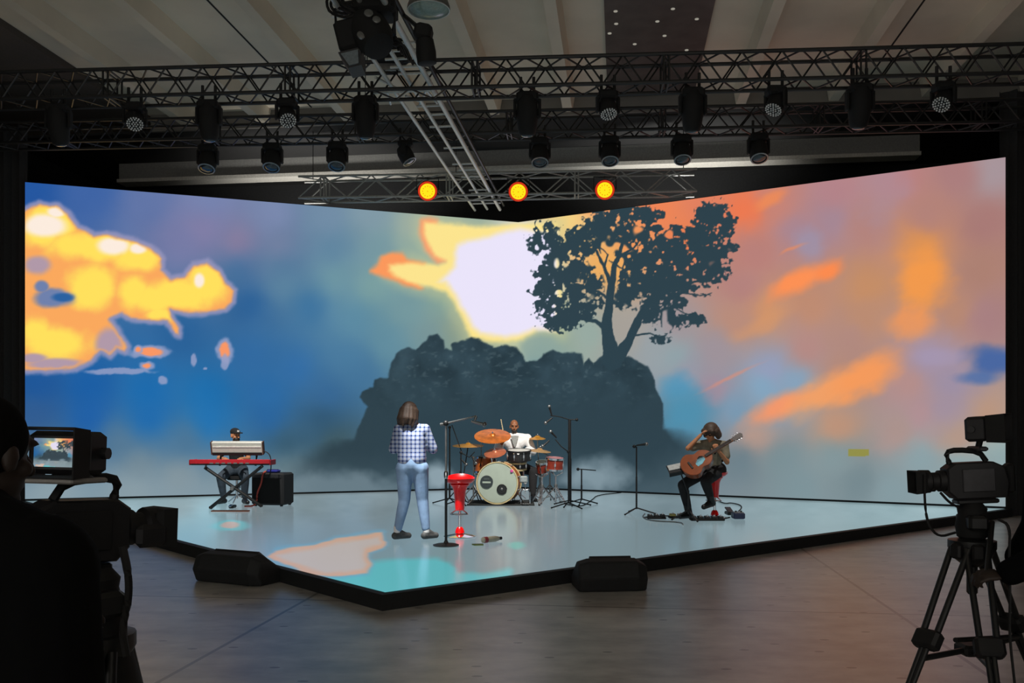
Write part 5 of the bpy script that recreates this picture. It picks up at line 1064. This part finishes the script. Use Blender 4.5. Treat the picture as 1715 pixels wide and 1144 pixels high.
# ------------------------------------------------------------------ television cameras
CAMB = mat('camera_body', (30, 30, 33), .55, 0, .1); CAMD = mat('camera_dark', (22, 22, 24), .6)
def video_screen(name, root, c, M, wd, ht, reg, gain):
    n, k = 56, 36; co = [c + M @ V(a * wd / 2, 0, b_ * ht / 2) for a, b_ in ((-1, -1), (1, -1), (1, 1), (-1, 1))]
    return screen(name, screen_mat('viewfinder_pixels_' + name, gain, .3, .3), *co, n, k, picture, root, fnxy=lambda U, W: (reg[0] + U * (reg[2] - reg[0]), reg[3] + W * (reg[1] - reg[3])))
def tv_camera(base, yaw, label, vf_pic, pitch=0., s=1., vf_turn=0., vf_up=.0, side=-1, vf_back=.0, ll=1.):
    """camera looking along +y of its own frame; base is the centre of the body's bottom"""
    M = Matrix.Rotation(yaw, 3, 'Z') @ Matrix.Rotation(pitch, 3, 'X'); q = lambda x, y, z: base + M @ V(x, y, z) * s
    r = thing('television_camera', base, label, 'television camera', 'television cameras on tripods')
    poly = [(-.2, 0), (.12, -.0), (.17, .05), (.17, .2), (.12, .235), (-.12, .235), (-.19, .2), (-.215, .1)]
    rings = [[q(x * k, y, .12 + (z - .12) * k) for y, z in poly] for x, k in ((-.07, .9), (-.06, 1), (.06, 1), (.07, .9))]
    rings = [[q(x, y * k, .12 + (z - .12) * k) for y, z in poly] for x, k in ((-.072, .94), (-.06, 1), (.06, 1), (.072, .94))]
    MB().rings(rings).build('body', CAMB, r)
    MB().box(q(.076, -.02, .12), (.012 * s, .22 * s, .15 * s), M, .004).build('side_panel', CAMD, r); MB().box(q(-.076, -.02, .12), (.012 * s, .2 * s, .15 * s), M, .004).build('side_panel', mat('panel_grey', (62, 62, 66), .5), r)
    MB().box(q(0, -.235, .12), (.1 * s, .05 * s, .19 * s), M, .012).build('rear_adapter', CAMD, r)
    MB().path([q(0, .13, .23), q(0, .15, .305), q(0, .08, .32), q(0, -.06, .3), q(0, -.1, .235)], .018 * s, 8, 1).build('carry_handle', CAMD, r, True)
    lens = MB().lathe([(.062, .0), (.07, .01 * ll), (.07, .07 * ll), (.058, .08 * ll), (.058, .14 * ll), (.075, .16 * ll), (.078, .26 * ll), (.07, .265 * ll)], q(0, .165, .12), M @ V(0, 1, 0), 24)
    lens.v = [tuple(q(0, .165, .12) + (Vector(v) - q(0, .165, .12)) * s) for v in lens.v]; ln = lens.build('lens', CAMD, r, True)
    MB().rings([[q(x * k, .165 + (y - .165) * ll, .12 + z * k) for x, z in ((-.085, -.07), (.085, -.07), (.085, .07), (-.085, .07))] for y, k in ((.36, .8), (.4, 1), (.5, 1.06), (.5, .98), (.43, .9))]).build('lens_hood', BLKM, ln)
    MB().box(q(.075, .25, .09), (.04 * s, .13 * s, .09 * s), M, .015).build('lens_grip', CAMB, ln)
    MB().box(q(0, -.02, -.02), (.11 * s, .26 * s, .03 * s), M, .006).build('quick_plate', BLK, r)
    # viewfinder monitor on its own bracket
    Mv = M @ Matrix.Rotation(vf_turn, 3, 'Z'); vc = q(side * .02, vf_back, .42 + vf_up); qv = lambda x, y, z: vc + Mv @ V(x, y, z) * s
    v = MB().box(vc, (.25 * s, .13 * s, .16 * s), Mv, .015).build('viewfinder', CAMB, r)
    MB().rings([[qv(x * k, y, z * k) for x, z in ((-.135, -.09), (.135, -.09), (.135, .09), (-.135, .09))] for y, k in ((-.06, .95), (-.17, 1.03), (-.17, .985), (-.07, .9))], False).build('viewfinder_hood', BLKM, v)
    video_screen('viewfinder_screen', v, qv(0, -.069, .0), Mv, .18 * s, .105 * s, vf_pic, .9)
    MB().tube(q(0, vf_back * .8, .3), vc + Mv @ V(0, 0, -.08) * s, .02 * s).build('viewfinder_post', BLK, r, True); MB().tube(qv(-.15, .02, 0), qv(.15, .02, 0), .022 * s).build('viewfinder_knob', BLK, v, True)
    MB().box(q(0, vf_back * .8, .32), (.22 * s, .06 * s, .03 * s), M, .008).build('viewfinder_bracket', mat('panel_grey', (62, 62, 66)), r)
    if vf_turn > 0: MB().box(vc + Mv @ V(.0, -.06, -.1) * s, (.27 * s, .22 * s, .02 * s), Mv, .005).build('viewfinder_tray', mat('tray_grey', (150, 148, 146), .5), r); MB().box(vc + Mv @ V(-.13, -.06, -.08) * s, (.016 * s, .22 * s, .06 * s), Mv, .004).build('tray_end', mat('tray_grey', (150, 148, 146)), r)
    return r
def tripod(top, label, feet, spreader, panyaw, cover=False):
    c = Vector((top.x, top.y, 0)); r = thing('camera_tripod', c, label, 'tripod', 'camera tripods')
    MB().lathe([(.05, -.2), (.075, -.18), (.085, -.12), (.07, -.06), (.075, -.03), (.05, 0)], top, Z3, 18).build('fluid_head', BLKM, r, True); MB().box(top - V(0, 0, .1), (.24, .1, .08), Matrix.Rotation(panyaw, 3, 'Z'), .015).build('head_casting', BLK, r)
    cr = top - V(0, 0, .24)
    MB().lathe([(.04, -.1), (.09, -.06), (.12, 0), (.12, .04), (.06, .05)], cr, Z3, 18).build('crown', BLK, r, True); MB().lathe([(.02, -.25), (.028, -.24), (.028, -.08)], cr, Z3, 10).build('bowl_handle', BLK, r, True)
    for i, f in enumerate(feet):
        f = Vector(f); d = (f - cr); hd = Vector((d.x, d.y, 0)).normalized(); t = Vector((-hd.y, hd.x, 0)); a = cr + hd * .1
        lg = MB()
        for k in (-.05, .05): lg.tube(a + t * k, a + (f - a) * .52 + t * k * .75, .017); lg.tube(a + (f - a) * .48 + t * k * .3, f + t * k * .2 + V(0, 0, .03), .014)
        lg = lg.build('leg', BLK, r, True); MB().box(a + (f - a) * .5, (.14, .075, .1), frame(t.cross(d.normalized()), d), .015).build('leg_clamp', CAMD, lg); MB().ell(f + V(0, 0, .02), (.04, .04, .02)).build('rubber_foot', RUB, lg, True)
        MB().box(a + V(0, 0, -.01), (.06, .1, .08), frame(hd), .01).build('leg_hinge', CAMD, lg)
        MB().tube(Vector((c.x, c.y, spreader)), a + (f - a) * ((cr.z - spreader) / cr.z), .016).build('spreader_arm', BLK, r, True)
    MB().box((c.x, c.y, spreader), (.14, .14, .06), None, .015).build('spreader_hub', CAMD, r)
    return r
LB = at(130, 942, 2.75)
tv_camera(LB, R_(-38), 'television camera on the left, its monitor showing the stage', (420, 300, 1330, 960), R_(-2), .82, R_(30), -.01, -1, -.04, .56)
LT = at(158, 952, 2.75)
tripod(LT, 'tripod under the left television camera, half hidden by the operator', [(LT.x - .4, 2.45, 0), (LT.x + .17, 2.35, 0), (LT.x + .05, 3.25, 0)], .45, R_(-40))
RB = at(1628, 834, 4.8)
tv_camera(RB, R_(84), 'television camera on the right, pointing left across the stage', (300, 250, 1500, 1000), R_(-3), .82, R_(-32), .03, -1, -.06, .62)
RT = at(1628, 842, 4.8)
tripod(RT, 'tripod under the right television camera, legs spread on the concrete', [(RT.x - .55, 4.5, 0), (RT.x - .16, 4.2, 0), (RT.x + .6, 5.2, 0)], .36, R_(80))
MB().tube(RT + V(.08, -.05, -.1), at(1652, 972, 4.3), .014).build('pan_bar', BLK, bpy.data.objects['camera_tripod.001'], True)
MB().tube(at(1600, 1072, 4.6), at(1705, 1066, 5.0), .013).build('brace_bar', BLK, bpy.data.objects['camera_tripod.001'], True)
for P, lab in (([at(1548, 795, 4.75), at(1549, 850, 4.75), at(1555, 880, 4.75), at(1572, 900, 4.75), at(1600, 892, 4.78)], 'thin cable drooping from the lens of the right television camera'), ([at(1575, 825, 4.8), at(1590, 842, 4.8), at(1606, 850, 4.8)], 'short cable looping under the right television camera'),
               ([at(1672, 870, 4.3), at(1692, 880, 4.3), at(1690, 930, 4.3), at(1692, 1000, 4.3), at(1690, 1060, 4.3), at(1700, 1150, 4.3)], 'long cable hanging down behind the right tripod')):
    tag(MB().path(P, .007, 6, 2).build('cable', RUB, None, True), lab, 'cable')
lt_ = bpy.data.objects['camera_tripod']; MB().lathe([(.05, 1.06), (.075, 1.0), (.1, .9), (.135, .76), (.17, .6), (.21, .4), (.205, .4)], V(LT.x, LT.y, 0), Z3, 24).build('cover', BLKM, lt_, True)
for P, lab, rr in (([at(205, 915, 2.7), at(215, 960, 2.7), at(216, 1000, 2.7), at(208, 1035, 2.7), at(205, 1060, 2.68), at(212, 1100, 2.66)], 'thick cable hanging from the left television camera', .012), ([at(180, 992, 2.7), at(195, 1005, 2.7), at(206, 1028, 2.7)], 'thin cable joining the thick one below the left television camera', .006)):
    tag(MB().path(P, rr, 6, 2).build('cable', RUB, None, True), lab, 'cable')
